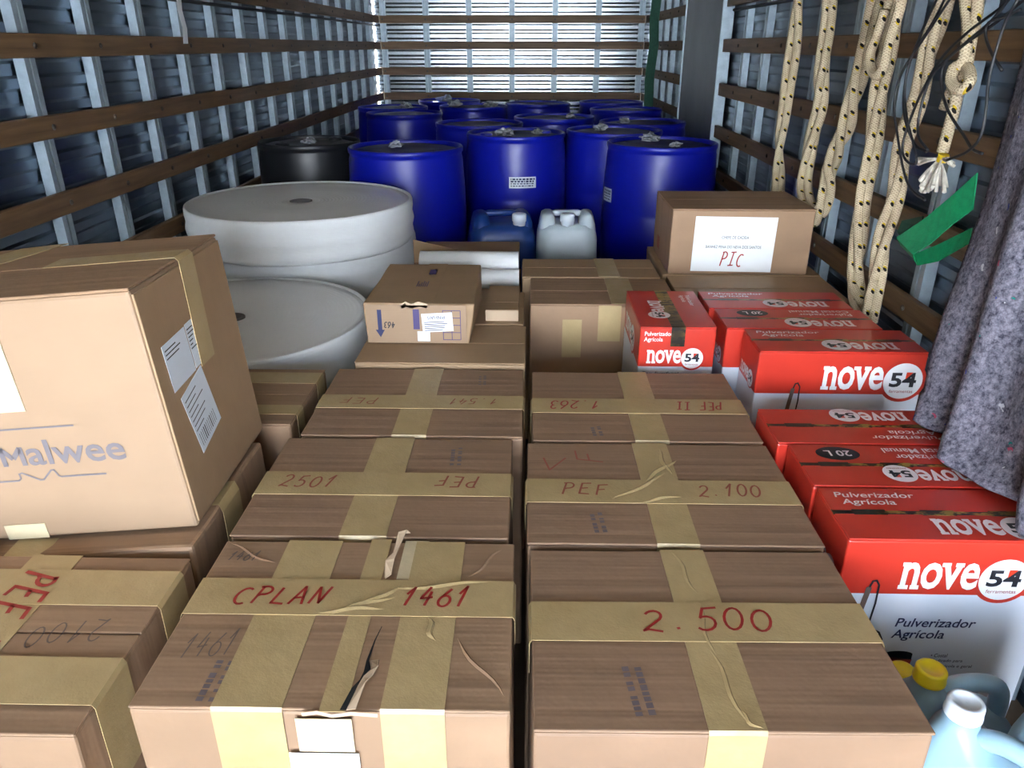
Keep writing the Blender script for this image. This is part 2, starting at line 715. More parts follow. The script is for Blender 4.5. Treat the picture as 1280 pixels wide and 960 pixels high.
def tube(path, r, n=8, flat=1.0):
    """tube along a path, UV = (metres along, turns around); r may be a function of 0..1"""
    V, Fc, U = [], [], []
    ref = Vector((1, 0, 0))
    L = 0.0
    m = len(path)
    nrm = None
    for k, p in enumerate(path):
        d = (path[min(m - 1, k + 1)] - path[max(0, k - 1)]).normalized()
        if nrm is None:
            nrm = ref - d * ref.dot(d)
            if nrm.length < .1:
                nrm = Vector((0, 1, 0)) - d * d.y
        else:
            nrm = nrm - d * nrm.dot(d)
        nrm.normalize()
        bn = d.cross(nrm)
        if k:
            L += (p - path[k - 1]).length
        rad = r(k / (m - 1)) if callable(r) else r
        for i in range(n + 1):
            a = 2 * PI * i / n
            V.append(p + nrm * math.cos(a) * rad + bn * math.sin(a) * rad * flat)
            U.append((L, i / n))
    for k in range(m - 1):
        for i in range(n):
            a = k * (n + 1) + i
            Fc.append((a, a + 1, a + n + 2, a + n + 1))
    Fc.append(tuple(reversed(range(n))))
    Fc.append(tuple((m - 1) * (n + 1) + i for i in range(n)))
    return V, Fc, U


def strip(path, wdir, width, t=.002):
    """flat band along a path; wdir is a vector or list of vectors across the band"""
    V, Fc = [], []
    m = len(path)
    for k, p in enumerate(path):
        w = Vector(wdir[k] if isinstance(wdir, list) else wdir).normalized()
        d = (path[min(m - 1, k + 1)] - path[max(0, k - 1)]).normalized()
        nn = d.cross(w).normalized() * t / 2
        w = w * width / 2
        V += [p - w - nn, p + w - nn, p + w + nn, p - w + nn]
    for k in range(m - 1):
        a, b = 4 * k, 4 * k + 4
        for i in range(4):
            j = (i + 1) % 4
            Fc.append((a + i, a + j, b + j, b + i))
    Fc += [(3, 2, 1, 0), (4 * m - 4, 4 * m - 3, 4 * m - 2, 4 * m - 1)]
    return V, Fc


# ------------------------------------------------------------------ the truck box
XL, XR, YB, YF, ZT = -1.495, 1.085, 8.15, -2.6, 2.10     # inner faces of the wooden rails
SHEET = .065                                              # sheet lies this far outside the rails
PITCH_R = 0.2325                                          # rail spacing
RAIL_Z = [EYE + PITCH_R * k for k in range(-5, 4)]
RIB = PITCH_R / 3

struct(new_obj('floor', box_me('floor', XL - .1, XR + .1, YF, YB + .1, -.06, 0), 'floor'))
struct(new_obj('ceiling', box_me('ceiling', XL - .1, XR + .1, YF, YB + .1, ZT + .02, ZT + .06), 'roof'))
struct(new_obj('wall_bounce', box_me('wall_bounce', -22, 20, -11.3, -11, -1.15, 4.2), 'bounce_wall'))  # unseen wall added behind the camera to bounce sunlight onto the load
struct(new_obj('ground', box_me('ground', -30, 30, -40, 30, -1.25, -1.15), 'ground'))


def corrugated(length, zmax, prof_=((0, 0), (.42, 0), (.54, .006), (.88, .006), (1.0, 0))):
    """sheet in local x (length) / z with ribs stepping towards +y; solid with real thickness"""
    prof = []
    z = 0.0
    while z < zmax:
        for dz, y in prof_:
            prof.append((min(z + dz * RIB, zmax), y))
        z += RIB
    V, Fc = [], []
    n = len(prof)
    for x in (0, length):
        for (z, y) in prof:
            V.append((x, y, z))
    for x in (0, length):
        for (z, y) in prof:
            V.append((x, y - .003, z))
    for i in range(n - 1):
        Fc.append((i, n + i, n + i + 1, i + 1))
        Fc.append((2 * n + i + 1, 3 * n + i + 1, 3 * n + i, 2 * n + i))
    return mesh('corrugated_sheet', V, Fc)


def wall(name, origin, xd, inward, length, studs, rails, sheet_mat, skip=None):
    """origin: floor point on the sheet; xd: along; rails: list of (z, x0, x1)"""
    root = bpy.data.objects.new(name, None)
    COL.objects.link(root)
    struct(root)
    root.matrix_world = frame(origin, xd, inward)
    root.rotation_euler = root.matrix_world.to_euler()
    # local: x along, y inward, z = up or down depending on handedness
    up = 1 if Vector(xd).cross(Vector(inward)).z > 0 else -1
    flip = Matrix.Scale(up, 4, (0, 0, 1))
    me = corrugated(length, ZT, ((0, 0), (.36, 0), (.58, .022), (.76, .022), (1.0, 0))) if sheet_mat == 'sheet_back' else corrugated(length, ZT)
    me.transform(flip)
    new_obj('sheet_cladding', me, sheet_mat, root)
    sm = boxes_me('stud', [(-.027, -.004, .006, .040, 0, ZT), (.004, .027, .006, .040, 0, ZT), (-.005, .005, .006, .026, 0, ZT)])
    sm.transform(flip)
    for x in studs:
        new_obj('stud', sm, 'galv', root, Matrix.Translation((x, 0, 0)))
    for z, a, b in rails:
        r = new_obj('rail', box_me('rail', a, b, .0405, SHEET, -.034, .034), 'wood', root, Matrix.Translation((0, 0, z * up)))
        bevel(r, .003, 1)
        parts = []
        for x in studs:
            if a < x < b:
                V, Fc = lathe([(.009, 0), (.009, .003), (.005, .006)], 8)
                parts.append(([(x + v[0], SHEET + v[2], v[1]) for v in V], Fc))
        if parts:
            bo = new_obj('bolt_heads', mesh('bolt_heads', *multi(parts)), 'bolt', r)
            bo['kind'] = 'stuff'
    return root


LEN = YB - YF
st_left = [(-.55 + .38 * k) for k in range(1, 40)]
studY = [2.46 + .38 * k for k in range(-13, 15)]
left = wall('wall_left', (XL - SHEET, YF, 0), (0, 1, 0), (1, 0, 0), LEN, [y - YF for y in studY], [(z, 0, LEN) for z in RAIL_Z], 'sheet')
D0, D1 = 4.78, 5.95                       # side door on the right
studYR = [y + .06 for y in studY if not (D0 - .04 < y + .06 < D1 + .04)]
rr = []
for z in RAIL_Z:
    rr += [(z, 0, D0 - YF), (z, D1 - YF, LEN)]
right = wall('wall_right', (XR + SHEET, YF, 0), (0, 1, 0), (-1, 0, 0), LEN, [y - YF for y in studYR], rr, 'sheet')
WB = XR - XL + 2 * SHEET
stx = [.065 + .03 + k * (WB - .19) / 6 for k in range(7)]
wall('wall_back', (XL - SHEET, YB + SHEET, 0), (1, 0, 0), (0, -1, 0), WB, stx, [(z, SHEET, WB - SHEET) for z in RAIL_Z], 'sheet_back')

dr = bpy.data.objects.new('door_1', None)
COL.objects.link(dr)
struct(dr)
dr.location = (XR, D0, 0)
o = new_obj('door_panel', box_me('door_panel', -.012, .045, .02, D1 - D0 - .02, .02, ZT - .02), 'door', dr)
bevel(o, .004)
for a, b in ((.0, .02), (D1 - D0 - .025, D1 - D0)):
    new_obj('door_frame', box_me('door_frame', -.02, .045, a, b, 0, ZT), 'galv', dr)

# thin steel rods running along the walls above the rails, a paper strip
for nm, x, z0 in (('left', XL + .005, 1.575), ('right', XR - .005, 1.575)):
    V, Fc, U = tube([Vector((0, -3.9, 0)), Vector((0, 3.9, 0))], .008, 8)
    o = new_obj('lashing_rod', mesh('rod', V, Fc), 'dark_metal')
    o.location = (x, 4.15 if nm == 'left' else .68, z0)
    tag(o, 'thin dark steel lashing rod along the %s wooden-railed side wall' % nm if False else
        ('thin dark lashing rod on the wall behind the white paper rolls' if nm == 'left' else 'thin dark lashing rod on the wall behind the hanging ropes'), 'rod')
p = on_x(222, 2, XL + .012)
ps = strip([Vector((0, 0, .12)), Vector((.004, .004, .04)), Vector((.001, -.003, -.03)), Vector((.006, .006, -.10)), Vector((.002, .002, -.16))],
           Vector((0, 1, 0)), .045, .001)
o = new_obj('paper_strip', mesh('paper_strip', *ps), 'paper')
o.location = (XL + .016, p.y, p.z)
tag(o, 'torn white paper strip hanging on the metal wall stud', 'paper')


# ------------------------------------------------------------------ cartons
def tape_on(root, kind, pos, width, w, d, h, front=0.0, back=0.0, mat='tape', lift=.0, a=None, b=None):
    """kind 'y': runs front to back at x=pos; kind 'x': runs side to side at y=pos. front/back: how far it folds down the sides"""
    z = h + .0018 + lift
    e = .0022 + lift
    if kind == 'y':
        P = []
        if front:
            P += [Vector((pos, -d / 2 - e, h - front)), Vector((pos, -d / 2 - e, h - .004))]
        P += [Vector((pos, (-d / 2 if a is None else a), z)), Vector((pos, 0 if a is None else (a + (d / 2 if b is None else b)) / 2, z)), Vector((pos, (d / 2 if b is None else b), z))]
        if back:
            P += [Vector((pos, d / 2 + e, h - .004)), Vector((pos, d / 2 + e, h - back))]
        V, Fc = strip(P, Vector((1, 0, 0)), width, .0012)
    else:
        P = []
        if front:
            P += [Vector((-w / 2 - e, pos, h - front)), Vector((-w / 2 - e, pos, h - .004))]
        P += [Vector((-w / 2 if a is None else a, pos, z)), Vector((0, pos, z)), Vector((w / 2 if b is None else b, pos, z))]
        if back:
            P += [Vector((w / 2 + e, pos, h - .004)), Vector((w / 2 + e, pos, h - back))]
        V, Fc = strip(P, Vector((0, 1, 0)), width, .0012)
    return new_obj('tape', mesh('tape', V, Fc), mat, root)


def carton(label, x0, x1, y0, y1, h, rot=0.0, mat='kraft', z0=0.0, tapes=(), seam='x', group=None, seed=None, name='cardboard_carton', bulge=.0015, tilt=0.0, flaps=True):
    w, d = x1 - x0, y1 - y0
    root = thing(name, label, 'carton', ((x0 + x1) / 2, (y0 + y1) / 2, z0), (0, tilt, math.radians(rot)), group)
    seed = seed if seed is not None else x0 * 13 + y0 * 7
    e = .004
    c = box_v(-w / 2, w / 2, -d / 2, d / 2, 0, h - (.0045 if flaps else 0))
    body = new_obj('body', hexa(c, 8, bulge, .0025, seed), mat, root)
    bevel(body, .005, 2)
    if flaps:
        g = .0015
        if seam == 'x':
            fl = [(-w / 2, w / 2, -d / 2, -g), (-w / 2, w / 2, g, d / 2)]
        else:
            fl = [(-w / 2, -g, -d / 2, d / 2), (g, w / 2, -d / 2, d / 2)]
        for q in fl:
            f = new_obj('flap', box_me('flap', q[0], q[1], q[2], q[3], h - .0045, h), mat, root)
            bevel(f, .0025, 2)
    for t in tapes:
        tape_on(root, *t[:3], w, d, h, **(t[3] if len(t) > 3 else {}))
    root['size'] = (w, d, h)
    return root


def write(root, s, x, y, W, H, mat='ink_red', ang=0, stroke=.006, lift=.0056, name='handwriting', z=None):
    """handwriting on the carton top, centred at local x, y"""
    me = hand_me(s, W, H, stroke)
    a = math.radians(ang)
    xd = Vector((math.cos(a), math.sin(a), 0))
    yd = Vector((-math.sin(a), math.cos(a), 0))
    h = root['size'][2] if z is None else z
    o = Vector((x, y, h + lift)) - xd * W / 2 - yd * H / 2
    return decal(name, me, mat, root, o, xd, yd)


def stamp(root, x, y, W, H, ang, n=2):
    """faded blue printer's stamp: rows of tiny blocks"""
    rr_ = random.Random(int(x * 1000) + int(y * 1000))
    parts = []
    for k in range(n):
        xx = 0.0
        while xx < W:
            ww = rr_.uniform(.005, .010)
            parts.append(ribbon([(xx, k * H / n), (xx + ww, k * H / n)], H / n * .55))
            xx += ww + rr_.choice((.0025, .0025, .009))
    a = math.radians(ang)
    return decal('stamp', mesh('stamp', *multi(parts)), 'ink_blue', root, (x, y, root['size'][2] + .0008), (math.cos(a), math.sin(a), 0), (-math.sin(a), math.cos(a), 0))


HC = .60


def wrinkle(root, p0, p1, width=.012, height=.004, z=HC + .0034, mat='tape'):
    """a pinched fold of tape: low ridge tapering at both ends"""
    a, b = Vector((*p0, z)), Vector((*p1, z))
    d = (b - a).normalized()
    n = Vector((-d.y, d.x, 0))
    V, Fc = [], []
    K = 8
    for k in range(K + 1):
        t = k / K
        q = math.sin(PI * t) ** .7 if 0 < t < 1 else .02
        wv = n * .004 * math.sin(t * 7 + p0[0] * 50)
        p = a.lerp(b, t) + wv
        V += [p - n * width * .5 * q, p + Vector((0, 0, height * q)) + n * width * .15 * q, p + n * width * .5 * q]
    for k in range(K):
        i, j = 3 * k, 3 * k + 3
        Fc += [(i, i + 1, j + 1, j), (i + 1, i + 2, j + 2, j + 1)]
    return new_obj('tape_wrinkle', mesh('wrinkle', V, Fc), mat, root)

G_C = 'taped cartons in two rows'
# right row
c = carton('taped brown carton with a large red 2.500 written on top', .007, .520, .712, 1.092, HC, .8, 'kraft_pink',
           tapes=[('y', .005, .075, dict(front=.16)), ('x', .01, .085, dict(front=.06, back=.06, lift=.0014))], group=G_C)
write(c, '2.500', .005, .012, .195, .05, stroke=.0045)
stamp(c, -.10, -.165, .085, .035, 96)
for a_, b_ in (((-.012, .185), (.008, .075)), ((.004, .06), (.004, -.06)), ((.0, -.05), (.02, -.185)), ((.012, -.16), (.035, -.19))):
    wrinkle(c, a_, b_, .007, .0018)
c = carton('taped brown carton with 2.100 in faded red beside red sprayer boxes', -.002, .520, 1.110, 1.478, HC, .2, 'kraft_pink',
           tapes=[('y', .005, .075, dict(front=.03)), ('x', -.015, .085, dict(front=.06, back=.06, lift=.0014))], group=G_C)
write(c, 'PEF', -.15, -.012, .09, .04, 'ink_red_faint', stroke=.004)
write(c, '2.100', .13, -.012, .12, .045, 'ink_red_faint', stroke=.004)
write(c, 'V', -.21, .09, .05, .05, 'ink_red_faint', stroke=.004, lift=.0012)
write(c, 'F', -.13, .12, .05, .06, 'ink_red_faint', stroke=.004, ang=90, lift=.0012)
stamp(c, -.12, -.15, .06, .03, 95)
for a_, b_ in (((-.10, -.05), (.02, .05)), ((-.03, .02), (.05, .11)), ((-.05, -.055), (.04, -.03)), ((.02, .16), (.03, .05))):
    wrinkle(c, a_, b_, .011, .0025)
c = carton('taped brown carton with upside-down PEF II in red beside black-hosed red boxes', .008, .518, 1.492, 1.878, HC, .2, 'kraft_pink',
           tapes=[('y', .01, .075, dict(front=.03)), ('x', -.02, .08, dict(front=.06, back=.06, lift=.0014))], group=G_C)
write(c, 'PEF II', .15, -.02, .11, .045, ang=180, stroke=.004)
write(c, '1.263', -.15, -.02, .12, .045, 'ink_red', ang=180, stroke=.004)
stamp(c, -.10, -.17, .05, .03, 95)
# left row
c = carton('torn taped brown carton with CPLAN 1461 in red on top', -.530, -.022, .735, 1.104, HC, .4, 'kraft',
           tapes=[('y', -.095, .095, dict(front=.20)), ('y', .125, .085, dict(front=.20)),
                  ('x', .035, .085, dict(front=.07, back=.05, lift=.0014))], group=G_C)
tape_on(c, 'y', .02, .035, .51, .38, HC, mat='tape')
write(c, 'CPLAN', -.115, .035, .145, .042, stroke=.0045)
write(c, '1461', .13, .035, .105, .045, stroke=.0045)
write(c, '1461', -.19, -.07, .075, .05, 'ink_pencil', stroke=.0022, lift=.0012, ang=8)
write(c, '1461', -.21, .14, .05, .025, 'ink_pencil', stroke=.0025, lift=.0012)
stamp(c, -.145, -.175, .07, .035, 88)
for a_, b_ in (((-.03, -.005), (.07, .04)), ((.0, .0), (.08, .07)), ((.05, .055), (.22, .074)), ((.125, -.01), (.14, -.06)), ((-.05, .0), (.06, .010))):
    wrinkle(c, a_, b_, .011, .0025)
for a_, b_ in (((-.245, .175), (-.15, .12)), ((.17, -.05), (.245, -.16)), ((.18, .09), (.235, .17))):
    wrinkle(c, a_, b_, .006, .002, HC + .0004, 'kraft')
decal('torn_edge', mesh('te', *ribbon([(-.02, 0), (.0, .004), (.02, -.002), (.045, .003), (.08, .0)], .006)), 'kraft_torn', c, (0, -.1912, HC - .003), (1, 0, 0), (0, 0, 1))
# torn slit with a peeled edge
tear = [(.035, -.188), (.042, -.15), (.048, -.135), (.054, -.12), (.050, -.10), (.053, -.06), (.058, -.03)]
wd = [.010, .008, .004, .011, .004, .002, .001]
V, Fc = [], []
for (x, y), q in zip(tear, wd):
    V += [(x - q / 2, y, 0), (x + q / 2, y, 0)]
for i in range(len(tear) - 1):
    Fc.append((2 * i, 2 * i + 1, 2 * i + 3, 2 * i + 2))
decal('tear', mesh('tear', V, Fc), 'black', c, (0, 0, HC + .0030))
P = [Vector((x + .010, y, HC + .004 + (.006 if 0 < i < 4 else 0))) for i, (x, y) in enumerate(tear[:5])]
new_obj('torn_edge', mesh('torn_edge', *strip(P, [Vector((1, 0, .5 * (i % 2) + .2)) for i in range(5)], .013, .001)), 'kraft_torn', c)
P = [Vector((.048, .085, HC + .004)), Vector((.046, .12, HC + .012)), Vector((.052, .15, HC + .010)), Vector((.058, .188, HC + .022)), Vector((.062, .196, HC + .012))]
new_obj('peeled_tape', mesh('peeled_tape', *strip(P, [Vector((1, 0, .9)), Vector((1, 0, .2)), Vector((1, 0, 1.1)), Vector((1, 0, .3)), Vector((1, 0, .1))], .016, .001)), 'kraft_torn', c)
decal('worn_patch', rect_me(.042, .105, .0010), 'tape_pale', c, (.062, .083, HC + .0004))
decal('front_label', rect_me(.075, .06, .001), 'tape_pale', c, (-.030, -.1905, HC - .07), (1, 0, 0), (0, 0, 1))
decal('front_label', rect_me(.095, .075, .001), 'paper', c, (-.045, -.1908, HC - .148), (1, 0, 0), (0, 0, 1))

c = carton('taped brown carton with faded 2501 in red on top', -.535, -.035, 1.120, 1.490, HC, .2, 'kraft_pink',
           tapes=[('y', -.01, .085, dict(front=.03)), ('x', -.01, .085, dict(front=.06, back=.05, lift=.0014))], group=G_C)
write(c, '2501', -.155, -.008, .11, .042, 'ink_red_faint', stroke=.004)
write(c, 'PEF', .145, -.002, .085, .04, 'ink_red_faint', stroke=.004, ang=180)
stamp(c, .14, .07, .07, .03, 92)
c = carton('taped brown carton with faint red writing beside the white roll', -.515, -.015, 1.505, 1.888, HC, .2, 'kraft_pink',
           tapes=[('y', -.005, .078, dict(front=.05)), ('x', -.02, .075, dict(front=.06, back=.05, lift=.0014))], group=G_C)
write(c, 'PEF', -.15, -.02, .09, .032, 'ink_red_faint', stroke=.003, ang=180)
write(c, '1.541', .13, -.02, .12, .032, 'ink_red_faint', stroke=.003, ang=180)
stamp(c, .15, .09, .06, .025, 92)

# far-left stack
c = carton('open-sided taped carton with PEF II in large red letters', -1.13, -.575, .685, 1.050, HC, .2, 'kraft',
           tapes=[('y', .05, .085, dict(front=.12)), ('x', .10, .085, dict(back=.16, lift=.0014)), ('x', -.095, .085, dict(back=.16, lift=.0014))])
c['label'] = 'taped carton with PEF II in large red letters and pencilled 2100'
write(c, 'PEF II', .052, .03, .21, .065, ang=-93, stroke=.007)
write(c, '2100', .17, .0, .11, .045, 'ink_pencil', stroke=.0025, ang=192, lift=.0012)

# crushed carton under the leaning big one (its top slopes down towards the wall)
TILT = math.radians(4.6)
cw, cd = .60, .385
n0 = thing('crushed_carton', 'crushed dark carton under the big carton with printed logo', 'carton', (-.885, 1.268, 0))
top = lambda x: .606 + (x - .31) * math.tan(TILT)
cs = [(-cw / 2, -cd / 2, 0), (cw / 2, -cd / 2, 0), (cw / 2, cd / 2, 0), (-cw / 2, cd / 2, 0)]
b = new_obj('body', hexa(cs + [(x, y, top(x)) for x, y, _ in cs], 9, .004, .006, 3.3), 'kraft', n0)
bevel(b, .007)
for y in (-.02,):
    V, Fc = strip([Vector((.05, y, top(.05) + .002)), Vector((.30, y, top(.30) + .002)), Vector((.306, y, .59)), Vector((.308, y, .45))], Vector((0, 1, 0)), .085, .0012)
    new_obj('tape', mesh('tape', V, Fc), 'tape', n0)
V, Fc = strip([Vector((.0, -cd / 2 - .008, .42)), Vector((.0, -cd / 2 - .008, top(0))), Vector((.0, -cd / 2 + .05, top(0) + .002))], Vector((1, 0, 0)), .07, .0012)
new_obj('tape', mesh('tape', V, Fc), 'tape', n0)

# big leaning carton with the printed logo
BW, BD, BH = .58, .375, .445
root = thing('leaning_carton', 'big pale carton with grey printed logo leaning on crushed carton', 'carton')
root.rotation_euler = (0, -TILT, math.radians(1.0))
pr = Vector((-.590, 1.125, .612))                          # its lower right front corner
root.location = pr - (Matrix.Rotation(math.radians(1.0), 3, 'Z') @ Matrix.Rotation(-TILT, 3, 'Y')) @ Vector((BW / 2, -BD / 2, 0))
b = new_obj('body', hexa(box_v(-BW / 2, BW / 2, -BD / 2, BD / 2, 0, BH - .005), 9, .0, .0006, 5.5), 'kraft_pale', root)
bevel(b, .006)
for q in ((-BW / 2, BW / 2, -BD / 2, -.002), (-BW / 2, BW / 2, .002, BD / 2)):
    f = new_obj('flap', box_me('flap', *q, BH - .0052, BH), 'kraft', root)
    bevel(f, .003)
# side panel in plain kraft over the pale body
sp = new_obj('side_panel', box_me('side_panel', BW / 2 - .0005, BW / 2 + .0035, -BD / 2 + .004, BD / 2 - .004, .01, BH - .012), 'kraft_plain', root)
bevel(sp, .0015)
X = BW / 2 + .0036
V, Fc = strip([Vector((.05, .02, BH + .0022)), Vector((BW / 2, .02, BH + .0022)), Vector((X + .002, .02, BH - .004)), Vector((X + .002, .005, BH - .20))], Vector((0, 1, 0)), .062, .0012)
new_obj('tape', mesh('tape', V, Fc), 'tape', root)
V, Fc = strip([Vector((-.18, -.05, BH + .002)), Vector((-.10, .06, BH + .002)), Vector((-.06, BD / 2, BH + .002))], Vector((1, .2, 0)), .09, .0012)
new_obj('tape', mesh('tape', V, Fc), 'tape', root)
yf = -BD / 2 - .0014
V, Fc = strip([Vector((-.02, yf, .0)), Vector((-.02, yf, .03))], Vector((1, 0, 0)), .075, .0012)
new_obj('tape', mesh('tape', V, Fc), 'tape_pale', root)
decal('tape', rect_me(.20, .20, .001), 'tape_pale', root, (-.140, yf, BH - .195), (1, .0, .0), (0, 0, 1))
# logo print: lines, zigzag emblem and word
lx = BW / 2 - .205


def flatpts(pts, w):
    return ribbon(pts, w)


rx = BW / 2 - .131
decal('logo_line', mesh('logo_line', *ribbon([(-.24, 0), (-.028, 0)], .0032)), 'ink_grey', root, (rx, yf, .218), (1, 0, 0), (0, 0, 1))
zig = [(-.26, -.003), (-.157, -.003), (-.152, .001), (-.152, .010), (-.147, .012), (-.119, -.004), (-.113, -.004), (-.094, .014), (-.089, .014), (-.084, .002), (-.080, 0), (0, 0)]
decal('logo_line', mesh('logo_line', *ribbon(zig, .0032)), 'ink_grey', root, (rx, yf, .122), (1, 0, 0), (0, 0, 1))
parts = [ribbon([(0, 0), (.0, .036)], .009), ribbon([(.0, .034), (.017, .014)], .009), ribbon([(.017, .014), (.034, .034)], .009), ribbon([(.034, .036), (.034, 0)], .009)]
decal('logo_lettering', mesh('m', *multi(parts)), 'ink_grey', root, (BW / 2 - .300, yf, .148), (1, 0, 0), (0, 0, 1))
decal('logo_lettering', text_me('alwee', .172, .048, .016), 'ink_grey', root, (BW / 2 - .258, yf, .147), (1, 0, 0), (0, 0, 1))
# shipping labels on the side
def side_label(y, z, W, H, rows, rot=0, code=False):
    a = math.radians(rot)
    yd_ = Vector((0, math.cos(a), math.sin(a)))
    zd_ = Vector((0, -math.sin(a), math.cos(a)))
    lb = decal('shipping_label', rect_me(W, H), 'label', root, (X + .0004, y, z), yd_, zd_)
    rg = random.Random(rows)
    parts = []
    for k in range(rows):
        yy = H - (k + 1) * H * .085 - .004
        parts.append(ribbon([(W * .06, yy), (W * rg.uniform(.4, .93), yy)], .0022))
    if code:
        for k in range(12):
            xx = W * (.1 + .065 * k)
            parts.append(ribbon([(xx, H * .08), (xx, H * .30)], rg.choice((.0015, .003))))
    decal('print', mesh('print', *multi(parts)), 'ink_black', lb, (0, 0, .0009))


side_label(-.145, .245, .095, .085, 3, 2)
side_label(-.047, .25, .034, .085, 6, 2)
side_label(-.105, .105, .105, .125, 7, 12, True)

carton('small taped carton in front of the flat white roll', -1.10, -.552, 1.555, 1.880, HC, 0, 'kraft',
       tapes=[('x', .10, .07, dict(back=.06)), ('x', -.09, .05, dict(back=.06))])['label'] = 'dark-topped carton squeezed between leaning carton and white roll'

# ------------------------------------------------------------------ white paper rolls
def paper_roll(label, x, y, z0, z1, r, seed, wob=.004):
    root = thing('paper_roll', label, 'roll', (x, y, z0), group=None)
    H = z1 - z0
    def wb(a, z):
        return wob * noise.noise(Vector((math.cos(a) * 2.2, math.sin(a) * 2.2, z * 5 + seed)))
    prof = [(r - .012, 0), (r - .002, .010), (r, .03)] + [(r + .003 * math.sin(k * 1.3 + seed), .03 + (H - .06) * k / 8) for k in range(1, 8)] + \
           [(r, H - .03), (r - .001, H - .010), (r - .004, H - .001), (r - .010, H + .002), (r - .018, H - .004)]
    V, Fc = lathe(prof, 96, True, False, wb)
    new_obj('wrapper', mesh('wrapper', V, Fc), 'roll', root, smooth=True)
    ring = [(r - .010, H - .030), (r - .010, H - .008)] + [(.05 + (r - .062) * (1 - k / 10), H - .006 - .003 * math.sin(k * .9)) for k in range(0, 11)] + [(.045, H - .012)]
    V, Fc = lathe(ring, 72, False, False)
    new_obj('roll_end', mesh('roll_end', V, Fc), 'roll_end', root, smooth=True)
    V, Fc = lathe([(.046, H - .10), (.046, H - .006), (.036, H - .004), (.036, H - .10)], 40, False, False)
    new_obj('core', mesh('core', V, Fc), 'ink_grey', root, smooth=True)
    V, Fc = lathe([(.001, H - .085), (.037, H - .085)], 24, False, False)
    new_obj('core_shadow_plug', mesh('plug', V, Fc), 'kraft_plain', root)  # brown board disc closing the core hole
    return root


R1 = paper_roll('white paper roll lying flat in front of the stacked rolls', -.985, 2.350, 0, .590, .455, 1.0)
R2 = paper_roll('white paper roll at the bottom of the stacked pair', -.970, 3.285, 0, .643, .462, 4.0)
R3 = paper_roll('white paper roll on top of the stacked pair', -.962, 3.190, .6475, .815, .462, 9.0)
for R_ in (R1, R2, R3):
    for ch in R_.children:
        if ch.name.startswith('core_shadow'):
            ch.name = 'core_plug'

# ------------------------------------------------------------------ boxes in the middle
carton('low brown carton with violet print under the arrow-marked box', -.478, -.012, 1.905, 2.208, .612, 0, 'kraft_plain', tapes=[])
c = carton('plain brown carton under the back of the arrow-marked box', -.475, -.020, 2.224, 2.560, .612, 0, 'kraft_plain')
# flat box with the downward arrow
BX = thing('shipping_box', 'flat brown box with blue arrow and torn address label', 'box', (-.316, 2.260, .6125))
w, d, h = .306, .42, .122
b = new_obj('body', hexa([(-w / 2, -d / 2, 0), (w / 2 - .012, -d / 2, 0), (w / 2, d / 2, 0), (-w / 2, d / 2, 0),
                          (-w / 2 - .004, -d / 2, h), (w / 2 + .004, -d / 2 + .006, h - .004), (w / 2, d / 2, h), (-w / 2, d / 2, h)], 8, .002, .003, 2.2), 'kraft_plain', BX)
bevel(b, .004)
yy = -d / 2 - .004
decal('front_panel', rect_me(w - .02, h - .008, .001), 'kraft_pale', BX, (-w / 2 + .002, yy + .0005, .003), (1, 0, 0), (0, 0, 1))
arrow = [(-.006, .095), (.006, .095), (.006, .035), (.013, .035), (0, .012), (-.013, .035), (-.006, .035)]
decal('arrow_mark', mesh('arrow', [(x, y, 0) for x, y in arrow], [(0, 6, 5, 4, 3, 2, 1)][::-1]), 'ink_navy', BX, (-w / 2 + .040, yy - .001, .008), (1, 0, 0), (0, 0, 1))
parts = [ribbon([(.0, k * .011), (.022, k * .011)], .005) for k in range(3)]
decal('printed_mark', mesh('pm', *multi([ribbon([(0, 0), (0, .06)], .018)])), 'ink_violet', BX, (-.008, yy - .001, .045), (1, 0, 0), (0, 0, 1))
write(BX, '463', -.085, 0, .03, .018, 'ink_black', stroke=.003, z=h).matrix_local = frame((-.07, yy - .001, .066), (-1, 0, 0), (0, 0, -1))
parts = []
for r_ in range(5):
    parts.append(ribbon([(0, r_ * .022), (.05, r_ * .022)], .002))
for q in range(3):
    parts.append(ribbon([(q * .025, 0), (q * .025, .088)], .002))
decal('printed_table', mesh('pt', *multi(parts)), 'ink_violet', BX, (.068, yy - .001, .014), (1, 0, 0), (0, 0, 1))
lb = decal('address_label', rect_me(.088, .056), 'paper', BX, (.010, yy - .002, .036), (1, 0, .06), (0, 0, 1))
decal('print', text_me('PINHAIS', .05, .010, .01), 'ink_navy', lb, (.066, .048, .0009), (-1, 0, 0), (0, -1, 0))
rg = random.Random(5)
parts = [ribbon([(.006, .006 + k * .006), (rg.uniform(.03, .075), .006 + k * .006)], .0022) for k in range(5)]
decal('print', mesh('pr', *multi(parts)), 'ink_navy', lb, (0, 0, .0009))
decal('torn_paper', rect_me(.036, .03), 'label', BX, (-.006, yy - .003, .010), (1, 0, 0), (0, 0, 1))
tz = h + .0032
decal('top_tape', rect_me(.062, d - .01), 'kraft_plain', BX, (-.02, -d / 2 + .005, tz - .0016))
decal('top_print', rect_me(.022, .055, .0004), 'ink_violet', BX, (-.006, .075, tz))
parts = []
for k in range(6):
    parts.append(ribbon([(k * .006, 0), (k * .006, rg.uniform(.03, .06))], .003))
decal('top_print', mesh('tp', *multi(parts)), 'ink_violet', BX, (-.026, -.06, tz))
parts = [ribbon([(-.02, -.004), (-.005, .004), (.01, -.003), (.03, .005), (.055, -.002)], .014)]
decal('torn_edge', mesh('te', *multi(parts)), 'kraft_torn', BX, (-.03, yy - .0005, h - .006), (1, 0, 0), (0, 0, 1))

